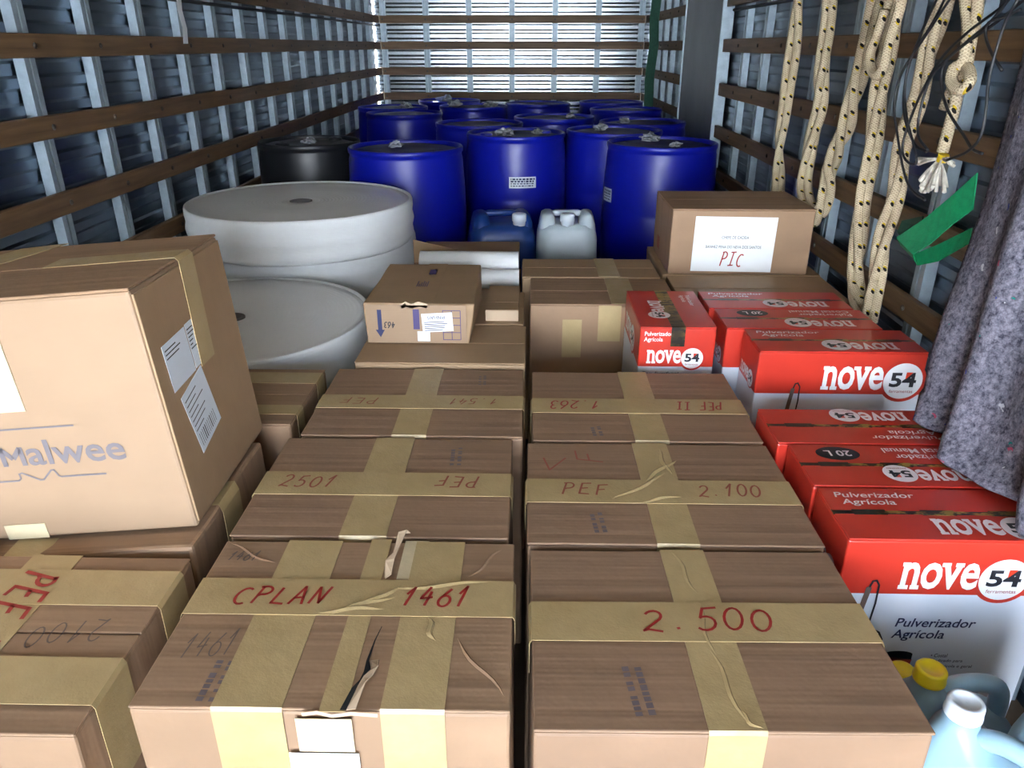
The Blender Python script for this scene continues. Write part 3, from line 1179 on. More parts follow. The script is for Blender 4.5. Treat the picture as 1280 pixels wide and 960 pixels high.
sb = thing('small_carton', 'small flat dark carton beside the arrow-marked box', 'carton', (-.088, 2.385, .6125))
b = new_obj('body', hexa(box_v(-.052, .052, -.13, .13, 0, .032), 3, 0, .001, 1), 'kraft_plain', sb)
bevel(b, .003)
for q in ((-.051, .051, -.13, -.055), (-.051, .051, -.050, .13)):
    new_obj('flap', box_me('flap', *q, .0325, .0355), 'kraft_plain', sb)
new_obj('front_edge', box_me('edge', -.051, .051, -.1335, -.1305, .0, .034), 'kraft_torn', sb)

# pale carton and its neighbours behind the right row
c = carton('tall grey-brown carton with tape patches beside the narrow red box', .000, .472, 2.312, 2.605, .650, 0, 'kraft', bulge=.002,
           tapes=[('y', .065, .085, dict(back=.02))])
for fch in list(c.children):
    if fch.name.startswith('flap'):
        fch.data.materials.clear()
        fch.data.materials.append(M['kraft'])
decal('tape_patch', rect_me(.062, .13, .0008), 'tape', c, (-.132, -.1505, .47), (1, 0, 0), (0, 0, 1))
decal('tape_patch', rect_me(.072, .12, .0008), 'tape', c, (-.018, -.1505, .527), (1, 0, 0), (0, 0, 1))
carton('brown carton behind the tall grey-brown carton', -.030, .458, 2.615, 2.865, .652, .4, 'kraft_plain', tapes=[('y', .065, .075, dict(front=0))])
carton('low brown carton behind the three red boxes by the ropes', .485, 1.03, 2.345, 2.652, .650, 0, 'kraft_plain')
carton('brown carton under the carton with white sheet', .475, 1.035, 2.662, 3.08, .650, 0, 'kraft_plain')
# carton with the printed sheet
pc = carton('brown carton with white printed sheet reading PIC', .492, .988, 2.672, 3.03, .232, 0, 'kraft', z0=.6505, bulge=0)
dd = -.358 / 2 - .0032
sh = decal('printed_sheet', rect_me(.285, .195, .0008), 'paper', pc, (-.168, dd, .012), (1, 0, -.012), (.075, 0, 1))
decal('print', text_me('CHEFE DE CADEIA', .095, .0105, .006), 'ink_black', sh, (.098, .118, .0011))
decal('print', text_me('BANHEZ PENA DO NEVA DOS SANTOS', .195, .0105, .006), 'ink_black', sh, (.045, .084, .0011))
m_ = hand_me('PIC', .08, .048, .0045)
decal('handwriting', m_, 'ink_red', sh, (.10, .020, .0012), (1, 0, 0), (.12, 1, 0))
decal('red_mark', rect_me(.05, .045, .0005), 'ink_red_faint', pc, (-.2585, .03, .05), (0, -1, 0), (0, 0, 1))

# behind: white tubes and an open carton
def lying_roll(label, x0, x1, y, z, r):
    o_ = thing('paper_tube', label, 'tube', ((x0 + x1) / 2, y, z - r))
    L2 = (x1 - x0) / 2
    V, Fc = lathe([(r, -L2), (r * 1.01, 0), (r, L2)], 28, False, False)
    V = [(v[2], v[0], v[1] + r) for v in V]
    new_obj('sheet_layers', mesh('tube', V, Fc), 'roll', o_, smooth=True)
    for s in (-1, 1):
        V, Fc = lathe([(r, 0), (r * .45, 0), (r * .45, -.03)], 28, False, True)
        V = [(s * (L2 + v[2]), v[0], v[1] + r) for v in V]
        new_obj('tube_end', mesh('end', V, Fc), 'roll_end', o_)
    return o_


carton('plain carton carrying the white paper tubes', -.46, -.038, 2.575, 2.965, .585, 0, 'kraft_plain')
lying_roll('thicker white paper tube lying behind the arrow-marked box', -.415, -.045, 2.80, .640, .0545)
lying_roll('thinner white paper tube lying against the thicker tube', -.40, -.042, 2.695, .621, .0355)
oc = carton('open carton with raised flap behind the white paper tubes', -.47, -.05, 2.985, 3.36, .60, 0, 'kraft_plain', flaps=False)
V, Fc = strip([Vector((-.20, -.18, .60)), Vector((-.215, -.18, .64)), Vector((-.19, -.18, .715))], Vector((0, 1, 0)), .01, .004)
V = [(-.21, -.18, .600), (.10, -.18, .600), (.0, -.215, .655), (-.205, -.21, .70), (-.21, -.176, .600), (.10, -.176, .600), (.0, -.211, .655), (-.205, -.206, .70)]
new_obj('flap', mesh('flap', V, BOXF), 'kraft_plain', oc)


# ------------------------------------------------------------------ red sprayer cartons
def sprayer_logo(root, origin, xd, yd, W, badge=True, mat='print_white', ring=True):
    """word with slab serifs followed by the round badge with numerals; W is the whole width"""
    ww = W * .60
    H = ww * .43
    s = H * .15
    q = .0003
    ex = [ribbon([(-.02 * ww, H - s / 2), (.08 * ww, H - s / 2)], s, q), ribbon([(-.02 * ww, s / 2), (.11 * ww, s / 2)], s, q), ribbon([(.135 * ww, s / 2), (.25 * ww, s / 2)], s, q),
          ribbon([(.485 * ww, H - s / 2), (.60 * ww, H - s / 2)], s, q), ribbon([(.66 * ww, H - s / 2), (.77 * ww, H - s / 2)], s, q)]
    decal('logo_lettering', text_me('nove', ww, H, .022, extra=ex), mat, root, origin, xd, yd)
    x, y = Vector(xd).normalized(), Vector(yd).normalized()
    nz = x.cross(y)
    r = W * .195
    ctr = Vector(origin) + x * (ww + r * 1.02) + y * (H * .40)
    if ring:
        decal('logo_ring', disc_me(r * 1.18), 'red', root, ctr - nz * .0003, xd, yd)
    decal('logo_badge', disc_me(r), mat, root, ctr + nz * .0003, xd, yd)
    decal('logo_numerals', text_me('54', r * 1.35, r * .82, .03), 'ink_black', root, ctr - x * r * .68 - y * r * .34 + nz * .0007, xd, yd)
    decal('logo_accent', mesh('tri', [(0, 0, 0), (r * .34, r * .40, 0), (0, r * .40, 0)], [(0, 1, 2)]), 'red_orange', root, ctr + x * r * .10 + y * r * .10 + nz * .0011, xd, yd)
    decal('logo_caption', text_me('ferramentas', r * 1.2, r * .18), 'ink_red', root, ctr - x * r * .6 - y * r * .66 + nz * .0007, xd, yd)


def lance_print(root, x, y, z, s):
    """printed picture of a spray lance with its hose, on the front face"""
    parts = [ribbon([(-.012 * s, -.10 * s), (-.004 * s, -.02 * s), (.004 * s, .045 * s)], .010 * s)]
    decal('printed_lance', mesh('lance', *multi(parts)), 'ink_pencil', root, (x, y, z), (1, 0, 0), (0, 0, 1))
    hose = [(.004, .045), (.008, .058), (.014, .060), (.020, .05), (.021, .01), (.016, -.06), (.013, -.13)]
    decal('printed_hose', mesh('hose', *multi([ribbon([(a * s, b * s) for a, b in hose], .0035 * s)])), 'ink_black', root, (x, y - .0003, z), (1, 0, 0), (0, 0, 1))


def red_box(label, x, y, w, d, h, rot=0, front='logo', top_front='logo', top_rear='agricola', flip_f=False, flip_r=False, lance=None, fx=.28, group='red sprayer cartons'):
    root = thing('sprayer_carton', label, 'carton', (x, y, 0), (0, 0, math.radians(rot)), group)
    band = h - .116
    b = new_obj('body', hexa(box_v(-w / 2, w / 2, -d / 2, d / 2, 0, h - .004), 4, .0, .0005, x * 9 + y * 5), 'redbox', root)
    b['band'] = band
    bevel(b, .004)
    g = .0045
    for q in ((-w / 2 + .001, w / 2 - .001, -d / 2, -g), (-w / 2 + .001, w / 2 - .001, g, d / 2)):
        f = new_obj('flap', box_me('flap', *q, h - .0035, h), 'red', root)
        bevel(f, .0015)
    V, Fc = strip([Vector((-w / 2, 0, h - .0005)), Vector((w / 2, 0, h - .0005))], Vector((0, 1, 0)), .016, .0008)
    st_ = new_obj('seam_tape', mesh('seam_tape', V, Fc), 'seam', root)
    for sx in (-.32, .02 + .01 * math.sin(x * 40), .34):
        if abs(sx * w) < w / 2 - .03:
            new_obj('seam_slot', box_me('slot', sx * w - .03, sx * w + .03, -.008, .008, h - .0004, h + .0006), 'seam', root)
    zt = h + .0012

    def top(kind, y0, y1, flip):
        H_ = (y1 - y0)
        xd, yd = ((-1, 0, 0), (0, -1, 0)) if flip else ((1, 0, 0), (0, 1, 0))
        sg = -1 if flip else 1
        yo = y0 + H_ * .18 if not flip else y1 - H_ * .18
        if kind == 'logo':
            xo = w * .08 * (1 if not flip else 1)
            sprayer_logo(root, (sg * (-.02) if not flip else w * .34, yo, zt), xd, yd, w * .44 if flip else w * .5, ring=False, mat='print_pinkwhite')
        elif kind == 'agricola':
            decal('printed_text', text_me('Pulverizador\n Agrícola', w * .40, H_ * .60, .012, .12), 'print_pinkwhite', root, (-.44 * w if not flip else .44 * w, yo, zt), xd, yd)
        elif kind == 'costal':
            decal('printed_text', text_me('Pulverizador\nCostal Manual', w * .40, H_ * .60, .012), 'print_pinkwhite', root, (-.42 * w if not flip else .40 * w, yo, zt), xd, yd)
            dk = decal('capacity_mark', disc_me(H_ * .36, 24, 1.6), 'ink_black', root, (-.26 * w, (y0 + y1) / 2, zt), xd, yd)
            decal('print', text_me('20 L', H_ * .7, H_ * .3, .02), 'print_pinkwhite', dk, (-H_ * .35, -H_ * .15, .0004))
    top(top_front, -d / 2, -g, flip_f)
    top(top_rear, g, d / 2, flip_r)
    yy_ = -d / 2 - .0014
    if front == 'logo':
        sprayer_logo(root, (-w / 2 + fx * w, yy_, band + .012), (1, 0, 0), (0, 0, 1), w * .60)
        decal('printed_text', text_me('Pulverizador\nAgrícola', .145, .052, .012, .18), 'ink_navy', root, (-w / 2 + fx * w + .008, yy_, band - .105), (1, 0, 0), (0, 0, 1))
    if lance is not None:
        lance_print(root, -w / 2 + lance * w, yy_ - .0004, band - .03, 1.0)
    # side face logo
    sprayer_logo(root, (-w / 2 - .0014, d * .36, band + .01), (0, -1, 0), (0, 0, 1), d * .72)
    return root


A = red_box('front red sprayer carton with white lower half above the jugs', .735, 1.176, .37, .164, .630, 0, 'logo', 'logo', 'agricola', False, False, lance=.13)
# the printed sprayer picture on the front of that carton
ya = -.082 - .0018
for nm, me_, mt, ox, oz in (
        ('printed_lid', mesh('l', *multi([ribbon([(-.026, 0), (.026, 0)], .014), (disc_me(.0072, 20, 3.6).vertices and [(v.co.x, v.co.y + .006, 0) for v in disc_me(.0072, 20, 3.6).vertices], [tuple(range(20))])])), 'ink_black', -.052, .372),
        ('printed_tank', mesh('t', *multi([ribbon([(-.07, -.016), (-.01, -.016)], .008), ribbon([(-.022, -.010), (.026, -.016)], .020), ribbon([(.0, -.022), (.026, -.03)], .014)])), 'red_orange', -.052, .372),
        ('printed_hose', mesh('h', *multi([ribbon([(0, 0), (.014, .004), (.028, -.004), (.036, -.02), (.038, -.045), (.034, -.07)], .004), ribbon([(-.012, -.004), (.012, -.004)], .016)])), 'ink_black', -.125, .432)):
    decal(nm, me_, mt, A, (ox, ya, oz), (1, 0, 0), (0, 0, 1))
for k, s in enumerate(('• Costal', '• Indicado para', '  uso agrícola e geral')):
    decal('printed_text', text_me(s, .03 + .03 * min(k, 1) + .02 * max(0, k - 1), .0085, .008, .12), 'ink_navy', A, (.008, ya, .372 - k * .013), (1, 0, 0), (0, 0, 1))
red_box('red sprayer carton with 20 L mark between two others', .735, 1.348, .375, .164, .630, 0, None, 'logo', 'costal', True, True)
red_box('red sprayer carton with upside-down lettering touching the grey blanket', .722, 1.520, .385, .164, .630, 0, None, 'agricola', 'logo', True, True)
red_box('tall red sprayer carton showing its whole front logo by the blanket', .788, 1.872, .420, .163, .700, 0, 'logo', 'logo', 'agricola', True, False, lance=.22, fx=.40)
red_box('tall red sprayer carton in the middle of three by the ropes', .745, 2.043, .420, .163, .700, 0, None, 'logo', 'costal', True, True, lance=.15)
red_box('tall red sprayer carton at the wall end beside the ropes', .732, 2.214, .420, .163, .700, 0, None, 'logo', 'agricola', True, False)
# narrow end of a carton turned a quarter
gx, gy, gw, gd, gh = .405, 2.130, .208, .335, .700
G = thing('sprayer_carton', 'narrow red sprayer carton turned endways beside pale carton', 'carton', (gx, gy, 0), group='red sprayer cartons')
b = new_obj('body', hexa(box_v(-gw / 2, gw / 2, -gd / 2, gd / 2, 0, gh - .004), 4, .0, .0005, 4), 'redbox', G)
b['band'] = gh - .116
bevel(b, .004)
for q in ((-gw / 2, -.004, -gd / 2, gd / 2), (.004, gw / 2, -gd / 2, gd / 2)):
    bevel(new_obj('flap', box_me('flap', *q, gh - .0035, gh), 'red', G), .0015)
V, Fc = strip([Vector((.0, -gd / 2 - .0030, gh - .055)), Vector((.0, -gd / 2 - .0030, gh)), Vector((.0, -gd / 2 + .002, gh + .001)), Vector((.0, gd / 2, gh + .001))], Vector((1, 0, 0)), .038, .0008)
new_obj('seam_tape', mesh('seam_tape', V, Fc), 'seam', G)
yg = -gd / 2 - .0014
decal('printed_text', text_me('Pulverizador\nAgrícola', .078, .032, .012), 'print_white', G, (-.092, yg, gh - .045), (1, 0, 0), (0, 0, 1))
sprayer_logo(G, (-.08, yg - .0008, gh - .106), (1, 0, 0), (0, 0, 1), .155)
decal('printed_text', text_me('Tipo: diversificável', .10, .012, .01), 'ink_navy', G, (-.09, yg, gh - .143), (1, 0, 0), (0, 0, 1))
sprayer_logo(G, (-.055, .06, gh + .0012), (0, -1, 0), (1, 0, 0), .16, ring=False, mat='print_pinkwhite')
decal('printed_text', text_me('Pulverizador\nAgrícola', .10, .035, .012), 'print_pinkwhite', G, (.045, .12, gh + .0012), (0, -1, 0), (1, 0, 0))
sprayer_logo(G, (-gw / 2 - .0014, .12, gh - .10), (0, -1, 0), (0, 0, 1), .2)


# ------------------------------------------------------------------ drums
def drum_prof(r, H):
    return [(r * .90, 0), (r * .955, .012), (r * .965, .05), (r * .985, .16), (r, .30), (r * 1.0, .315), (r * .992, .322), (r * 1.0, .33), (r * 1.0, H * .5),
            (r * 1.0, H * .62), (r * .992, H * .632), (r * .998, H * .645), (r * .985, H * .8), (r * .965, H * .9), (r * .958, H - .055), (r * .945, H - .042),
            (r * .945, H - .030), (r * .965, H - .024), (r * .968, H - .006), (r * .955, H), (r * .925, H), (r * .915, H - .006), (r * .912, H - .022)]


def make_drum(label, x, y, rz, body='drum', lid='drum_dark', r=.30, H=.936, src=None, group='blue drums'):
    root = thing('plastic_drum', label, 'drum', (x, y, 0), (0, 0, rz), group)
    if src is None:
        V, Fc = lathe(drum_prof(r, H), 56, True, False)
        new_obj('body', mesh('drum_body', V, Fc), body, root, smooth=True)
        V, Fc = lathe([(r * .9125, H - .022), (r * .80, H - .020), (r * .78, H - .013), (r * .45, H - .013), (r * .40, H - .017), (.002, H - .017)], 56, False, False)
        new_obj('lid', mesh('drum_lid', V, Fc), lid, root, smooth=True)
        for s in (-1, 1):
            V, Fc = lathe([(.036, 0), (.036, .014), (.030, .018), (.012, .018), (.010, .012)], 20, False, True)
            new_obj('bung', mesh('bung', V, Fc), body, root, Matrix.Translation((s * r * .62, 0, H - .016)))
    else:
        for ch in src.children:
            if ch.name.startswith('label'):
                continue
            cc = ch.copy()
            COL.objects.link(cc)
            cc.parent = root
            cc.matrix_local = ch.matrix_local.copy()
    return root


def drum_label(root, ang, z, W, H, r=.2985):
    """paper sticker curved around the drum"""
    V, Fc = [], []
    n = 8
    for k in range(n + 1):
        a = ang - (W / r) / 2 + W / r * k / n
        for zz in (z, z + H):
            for rr_ in (r + .0005, r + .0015):
                V.append((rr_ * math.cos(a), rr_ * math.sin(a), zz))
    for k in range(n):
        i, j = 4 * k, 4 * k + 4
        Fc += [(i + 1, j + 1, j + 3, i + 3), (i, i + 2, j + 2, j), (i + 2, i + 3, j + 3, j + 2), (i, j, j + 1, i + 1)]
    Fc += [(0, 1, 3, 2), (4 * n, 4 * n + 2, 4 * n + 3, 4 * n + 1)]
    lb_ = new_obj('label', mesh('label', V, Fc), 'label', root)
    rg_ = random.Random(3)
    parts = []
    for row in range(4):
        t0 = .06
        zc = z + H * (.2 + .2 * row)
        while t0 < .92:
            t1 = min(.95, t0 + rg_.uniform(.03, .12))
            hh = H * (.10 if row < 2 else .16)
            q = []
            for t in (t0, t1):
                a = ang - (W / r) / 2 + W / r * t
                q += [((r + .002) * math.cos(a), (r + .002) * math.sin(a), zc - hh / 2), ((r + .002) * math.cos(a), (r + .002) * math.sin(a), zc + hh / 2)]
            parts.append((q, [(0, 2, 3, 1)]))
            t0 = t1 + .03
    new_obj('print', mesh('print', *multi(parts)), 'ink_navy', lb_)


d0 = make_drum('blue drum with white sticker on its front', -.094, 4.690, .4)
make_drum('blue drum standing behind the stacked white rolls', -.640, 4.000, -.7, src=d0)
dR = make_drum('blue drum with sticker edge standing behind the PIC carton', .690, 4.215, -1.1, src=d0)
spots = [(.500, 4.860), (-.350, 5.310), (.745, 5.430), (.160, 5.800), (-.975, 6.120), (-1.165, 6.735), (-.500, 6.860), (.760, 6.560), (.050, 7.220), (.720, 7.420), (-.780, 7.600)]
DL = ['blue drum squeezed between the stickered drum and the drum behind PIC carton', 'blue drum half hidden straight behind the stickered drum',
      'blue drum next to the grey side door, behind the PIC carton drum', 'blue drum with only its lid edge showing between three taller-looking drums',
      'blue drum well lit alone behind the black drum', 'blue drum touching the ribbed wall behind the black drum',
      'blue drum with plastic scraps at both ends of its lid', 'blue drum beyond the side door with lit upper body',
      'blue drum at the middle of the front bulkhead', 'blue drum under the long green hanging strap', 'blue drum in the far corner topped by a large plastic scrap']
for i, (x, y) in enumerate(spots):
    make_drum(DL[i], x, y, i * 1.3, src=d0)
drum_label(d0, -PI / 2 + .15 - .4, .66, .155, .062)
drum_label(dR, math.radians(-163) + 1.1, .64, .10, .07)
make_drum('black drum standing by the wall behind the white rolls', -1.195, 4.235, .9, 'drum_black', 'drum_black', r=.277, group=None)


def scrap(x, y, z, s, seed, label):
    bm = bmesh.new()
    bmesh.ops.create_icosphere(bm, subdivisions=3, radius=1.0)
    for v in bm.verts:
        nn_ = noise.noise(v.co * 1.8 + Vector((seed, 0, 0))) + .5 * noise.noise(v.co * 4.5 + Vector((0, seed, 0)))
        v.co *= 1 + .75 * nn_
        v.co.z = max(-.35, v.co.z * .55)
        v.co *= s
    zmin = min(v.co.z for v in bm.verts)
    for v in bm.verts:
        v.co.z -= zmin
    me = bpy.data.meshes.new('scrap')
    bm.to_mesh(me)
    bm.free()
    o_ = new_obj('plastic_scrap', me, 'wrap')
    o_.location = (x, y, z)
    tag(o_, label, 'plastic scrap', 'plastic scraps on the drum lids')


LIDZ = .9235
for x, y, s, sd, lb_ in ((-.70, 4.05, .030, 1, 'drum behind the stacked white rolls'), (-.16, 4.62, .042, 2, 'stickered drum, larger piece'), (.03, 4.72, .028, 3, 'stickered drum, smaller piece'),
                         (.64, 4.36, .045, 4, 'drum behind PIC carton, larger piece'), (.74, 4.10, .028, 5, 'drum behind PIC carton, smaller piece'), (.42, 4.92, .04, 6, 'drum squeezed beside the stickered one'),
                         (-.66, 6.90, .055, 7, 'drum carrying two scraps, bulkier one'), (-.36, 6.85, .05, 8, 'drum carrying two scraps, flatter one'), (-.80, 7.45, .06, 9, 'far corner drum'),
                         (.28, 5.78, .035, 10, 'drum showing only its lid edge'), (.62, 5.42, .035, 11, 'drum next to the grey side door'), (-1.05, 6.70, .05, 12, 'drum touching the ribbed wall')):
    scrap(x, y, LIDZ, s, sd * 3.7, 'crumpled clear plastic scrap on the ' + lb_)
scrap(-1.19, 4.20, LIDZ, .035, 50.0, 'crumpled clear plastic scrap lying on the black drum lid')


# ------------------------------------------------------------------ jerrycans
def rrect(w, d, r, n=6):
    pts = []
    for cx, cy, a0 in ((w / 2 - r, d / 2 - r, 0), (-w / 2 + r, d / 2 - r, 90), (-w / 2 + r, -d / 2 + r, 180), (w / 2 - r, -d / 2 + r, 270)):
        for k in range(n + 1):
            a = math.radians(a0 + 90 * k / n)
            pts.append((cx + r * math.cos(a), cy + r * math.sin(a)))
    return pts


def loft(sections, n=6, cap=True):
    """sections: (z, w, d, r, cx, cy)"""
    V, Fc = [], []
    m = 4 * (n + 1)
    for z, w_, d_, r_, cx, cy in sections:
        r_ = min(r_, w_ / 2 - .001, d_ / 2 - .001)
        V += [(x + cx, y + cy, z) for x, y in rrect(w_, d_, r_, n)]
    for k in range(len(sections) - 1):
        for i in range(m):
            j = (i + 1) % m
            Fc.append((k * m + i, k * m + j, (k + 1) * m + j, (k + 1) * m + i))
    if cap:
        Fc.append(tuple(reversed(range(m))))
        Fc.append(tuple((len(sections) - 1) * m + i for i in range(m)))
    return V, Fc


def jerrycan(label, x, y, rz, mat, cap, w=.28, d=.27, H=.66, capx=0.0):
    root = thing('jerrycan', label, 'jerrycan', (x, y, 0), (0, 0, rz))
    V, Fc = loft([(0, w * .88, d * .88, .05, 0, 0), (.02, w * .98, d * .98, .06, 0, 0), (H * .3, w, d, .06, 0, 0), (H * .62, w, d, .06, 0, 0), (H * .66, w * .985, d * .985, .06, 0, 0),
                  (H * .70, w, d, .06, 0, 0), (H * .84, w * .985, d * .98, .065, 0, 0), (H * .90, w * .93, d * .92, .07, 0, 0), (H * .93, w * .82, d * .80, .07, 0, 0), (H * .935, w * .5, d * .5, .05, 0, 0)])
    new_obj('body', mesh('can', V, Fc), mat, root, smooth=True)
    # raised shoulders with a gap between them, carrying the handle
    for s in (-1, 1):
        V, Fc = loft([(H * .86, w * .30, d * .80, .04, s * w * .32, 0), (H * .93, w * .27, d * .72, .04, s * w * .32, 0), (H * .985, w * .20, d * .58, .03, s * w * .32, 0), (H, w * .10, d * .40, .012, s * w * .32, 0)])
        new_obj('shoulder', mesh('shoulder', V, Fc), mat, root, smooth=True)
    V, Fc = loft([(H * .965, w * .52, d * .13, .012, 0, d * .1), (H * .99, w * .52, d * .13, .012, 0, d * .1), (H * 1.0, w * .40, d * .10, .010, 0, d * .1)])
    new_obj('handle', mesh('handle', V, Fc), mat, root, smooth=True)
    V, Fc = lathe([(.030, 0), (.030, .02), (.034, .021), (.034, .050), (.030, .055), (.010, .056)], 24)
    new_obj('cap', mesh('cap', V, Fc), cap, root, Matrix.Translation((capx, -d * .30, H * .925)), smooth=True)
    return root


jerrycan('white plastic jerrycan standing in front of the blue drums', .168, 3.60, 0, 'can_white', 'cap_white', .285, .27, .690)
jerrycan('dark blue plastic jerrycan beside the white one', -.142, 3.64, .15, 'can_blue', 'cap_white', .31, .29, .680, .075)


# ------------------------------------------------------------------ small jugs of blue liquid
def jug(label, x, y, z, rz, cap, H=.262, w=.185, d=.092, group=None):
    root = thing('plastic_jug', label, 'jug', (x, y, z), (0, 0, rz), group)
    hb = H - .045
    V, Fc = loft([(0, w * .92, d * .9, .02, 0, 0), (.008, w, d, .026, 0, 0), (hb * .60, w, d, .026, 0, 0), (hb * .76, w * .98, d * .98, .026, 0, 0),
                  (hb * .84, w * .72, d * .94, .026, -w * .12, 0), (hb * .93, w * .45, d * .82, .026, -w * .24, 0), (hb, .050, .050, .0245, -w * .28, 0), (hb + .018, .044, .044, .0215, -w * .28, 0)])
    new_obj('body', mesh('jug', V, Fc), 'jug', root, smooth=True)
    # hollow handle bridging from the neck to the rear shoulder
    P = smooth_path([Vector((-w * .20, 0, hb * .93)), Vector((-w * .02, 0, hb * 1.0)), Vector((w * .22, 0, hb * 1.0)), Vector((w * .38, 0, hb * .95)), Vector((w * .43, 0, hb * .84)), Vector((w * .43, 0, hb * .70))], .008)
    V, Fc, U = tube(P, .0155, 12, .9)
    new_obj('handle', mesh('jug_handle', V, Fc), 'jug', root, smooth=True)
    prof = [(.0235, 0), (.0245, .002), (.0245, .006), (.0235, .007), (.0235, .021), (.0215, .0245), (.016, .0245), (.0155, .0225), (.001, .0225)]
    V, Fc = lathe(prof, 36, True, False, lambda a, z_: .0005 * math.sin(a * 18) if .006 < z_ < .022 else 0)
    new_obj('cap', mesh('cap', V, Fc), cap, root, Matrix.Translation((-w * .28, 0, hb + .014)), smooth=True)
    return root


sup = carton('low carton under the yellow-capped jugs', .545, .80, .885, 1.085, .185, 0, 'kraft_plain')
sup2 = carton('low carton under the white-capped jug', .545, .90, .56, .870, .255, 0, 'kraft_plain')


def jug_by_cap(label, u, v, Y, base, rz, cap, w=.185, d=.092):
    p = on_y(u, v, Y)
    q = Vector((-w * .28, 0, 0))
    q.rotate(Matrix.Rotation(rz, 3, 'Z'))
    return jug(label, p.x - q.x, p.y - q.y, base, rz, cap, p.z - base + .0185, w, d)


jug_by_cap('jug of blue liquid with yellow cap standing before the sprayer carton', 1163, 842, .925, .186, .10, 'cap_yellow')
jug_by_cap('jug with yellow cap half hidden by the carton marked 2.500', 1127, 843, 1.030, .186, .02, 'cap_yellow', d=.085)
jug_by_cap('jug of blue liquid with white cap and long handle', 1206, 884, .775, .256, -.80, 'cap_white')
jug_by_cap('jug of blue liquid standing alone at the outer side', 1330, 880, .80, .256, .6, 'cap_white')


# ------------------------------------------------------------------ ropes on the right wall
def hanging_rope(label, pts, X, n=3, off=.016, r=.0125, twist=14.0, phase=0.0):
    path = smooth_path([on_x(u, v, X + dx) for u, v, dx in pts], .012)
    root = thing('hanging_rope', label, 'rope', tuple(path[-1]), group='ropes on the side wall')
    base = Vector(path[-1])
    L = 0.0
    cum = [0.0]
    for i in range(1, len(path)):
        L += (path[i] - path[i - 1]).length
        cum.append(L)
    for k in range(n):
        P = []
        for i, p in enumerate(path):
            d = (path[min(len(path) - 1, i + 1)] - path[max(0, i - 1)]).normalized()
            nx = Vector((1, 0, 0)) - d * d.x
            nx.normalize()
            ny = d.cross(nx)
            a = 2 * PI * k / n + phase + twist * .35 * math.sin(cum[i] * 4.0 + phase) + cum[i] * 3
            o_ = off * (1 + .25 * math.sin(cum[i] * 17 + k * 2))
            P.append(p + ny * math.cos(a) * o_ * 1.15 + nx * math.sin(a) * o_ * .75 - base)
        V, Fc, U = tube(P, r, 9)
        new_obj('strand', mesh('strand', V, Fc, U), 'rope', root, smooth=True)
    return root


RX = 1.030
hanging_rope('braided rope hanging behind the PIC carton, thinnest of the bundle', [(998, -60, 0), (997, 0, 0), (993, 40, 0), (988, 90, 0), (983, 125, 0), (976, 165, 0), (973, 210, 0), (971, 262, 0)], RX, 2, .017, .0155, 9)
hanging_rope('braided rope looped down and up again above the PIC carton',
             [(1042, -70, 0), (1038, 0, 0), (1032, 50, 0), (1028, 90, 0), (1024, 135, 0), (1014, 180, 0), (1005, 222, 0), (1008, 252, -.004), (1022, 270, -.008), (1033, 240, -.006), (1037, 208, 0),
              (1054, 165, 0), (1066, 120, 0), (1080, 66, 0), (1098, 0, 0), (1112, -70, 0)], RX + .006, 3, .018, .0150, 9, 1.0)
hanging_rope('braided rope hanging straight with a small side loop near its top', [(1128, -60, 0), (1120, 0, 0), (1110, 52, 0), (1101, 110, 0), (1093, 160, 0), (1087, 205, 0), (1077, 262, 0), (1072, 310, 0), (1068, 355, 0), (1078, 398, 0)],
             RX - .015, 3, .0165, .0142, 9, 2.0)
hanging_rope('braided rope hanging behind the black cables', [(1195, -60, 0), (1178, 8, 0), (1160, 66, 0), (1148, 120, 0), (1132, 173, 0), (1122, 228, 0), (1110, 275, 0), (1098, 330, 0), (1092, 365, 0), (1087, 402, 0)],
             RX - .018, 3, .0155, .0130, 9, .4)
# small side loop
P = smooth_path([on_x(u, v, RX - .068) for u, v in ((1106, 12), (1098, 40), (1088, 66), (1090, 88), (1098, 94), (1106, 80), (1112, 50), (1122, 20), (1132, -20))], .01)
V, Fc, U = tube([p - P[0] for p in P], .0140, 9)
o = new_obj('rope_loop', mesh('rope_loop', V, Fc, U), 'rope', smooth=True)
o.location = P[0]
tag(o, 'short rope loop hanging between two longer ropes', 'rope')
# knotted rope with a frayed end
KX = RX - .03
kr = thing('knotted_rope', 'knotted rope with yellow-bound frayed white end', 'rope', tuple(on_x(1176, 196, KX)))
base = Vector(kr.location)
P = smooth_path([on_x(u, v, KX + dx) for u, v, dx in ((1204, -60, 0), (1207, 0, 0), (1210, 40, 0), (1204, 76, 0), (1192, 86, -.012), (1190, 104, -.018), (1203, 112, -.016), (1213, 100, -.004), (1208, 84, .008), (1196, 88, .012),
                                                      (1196, 112, .006), (1194, 130, 0), (1186, 160, 0), (1178, 190, 0))], .008)
V, Fc, U = tube([p - base for p in P], .0135, 10)
new_obj('strand', mesh('strand', V, Fc, U), 'rope', kr, smooth=True)
P = smooth_path([on_x(u, v, KX + .012) for u, v in ((1222, -60), (1222, 10), (1214, 50), (1206, 92), (1190, 112), (1180, 136))], .01)
V, Fc, U = tube([p - base for p in P], .0130, 10)
new_obj('strand', mesh('strand', V, Fc, U), 'rope', kr, smooth=True)
V, Fc, U = tube([on_x(1180, 193, KX - .004) - base, on_x(1177, 202, KX - .004) - base], .0125, 12)
new_obj('binding', mesh('binding', V, Fc), 'yellow', kr)
rg = random.Random(12)
parts = []
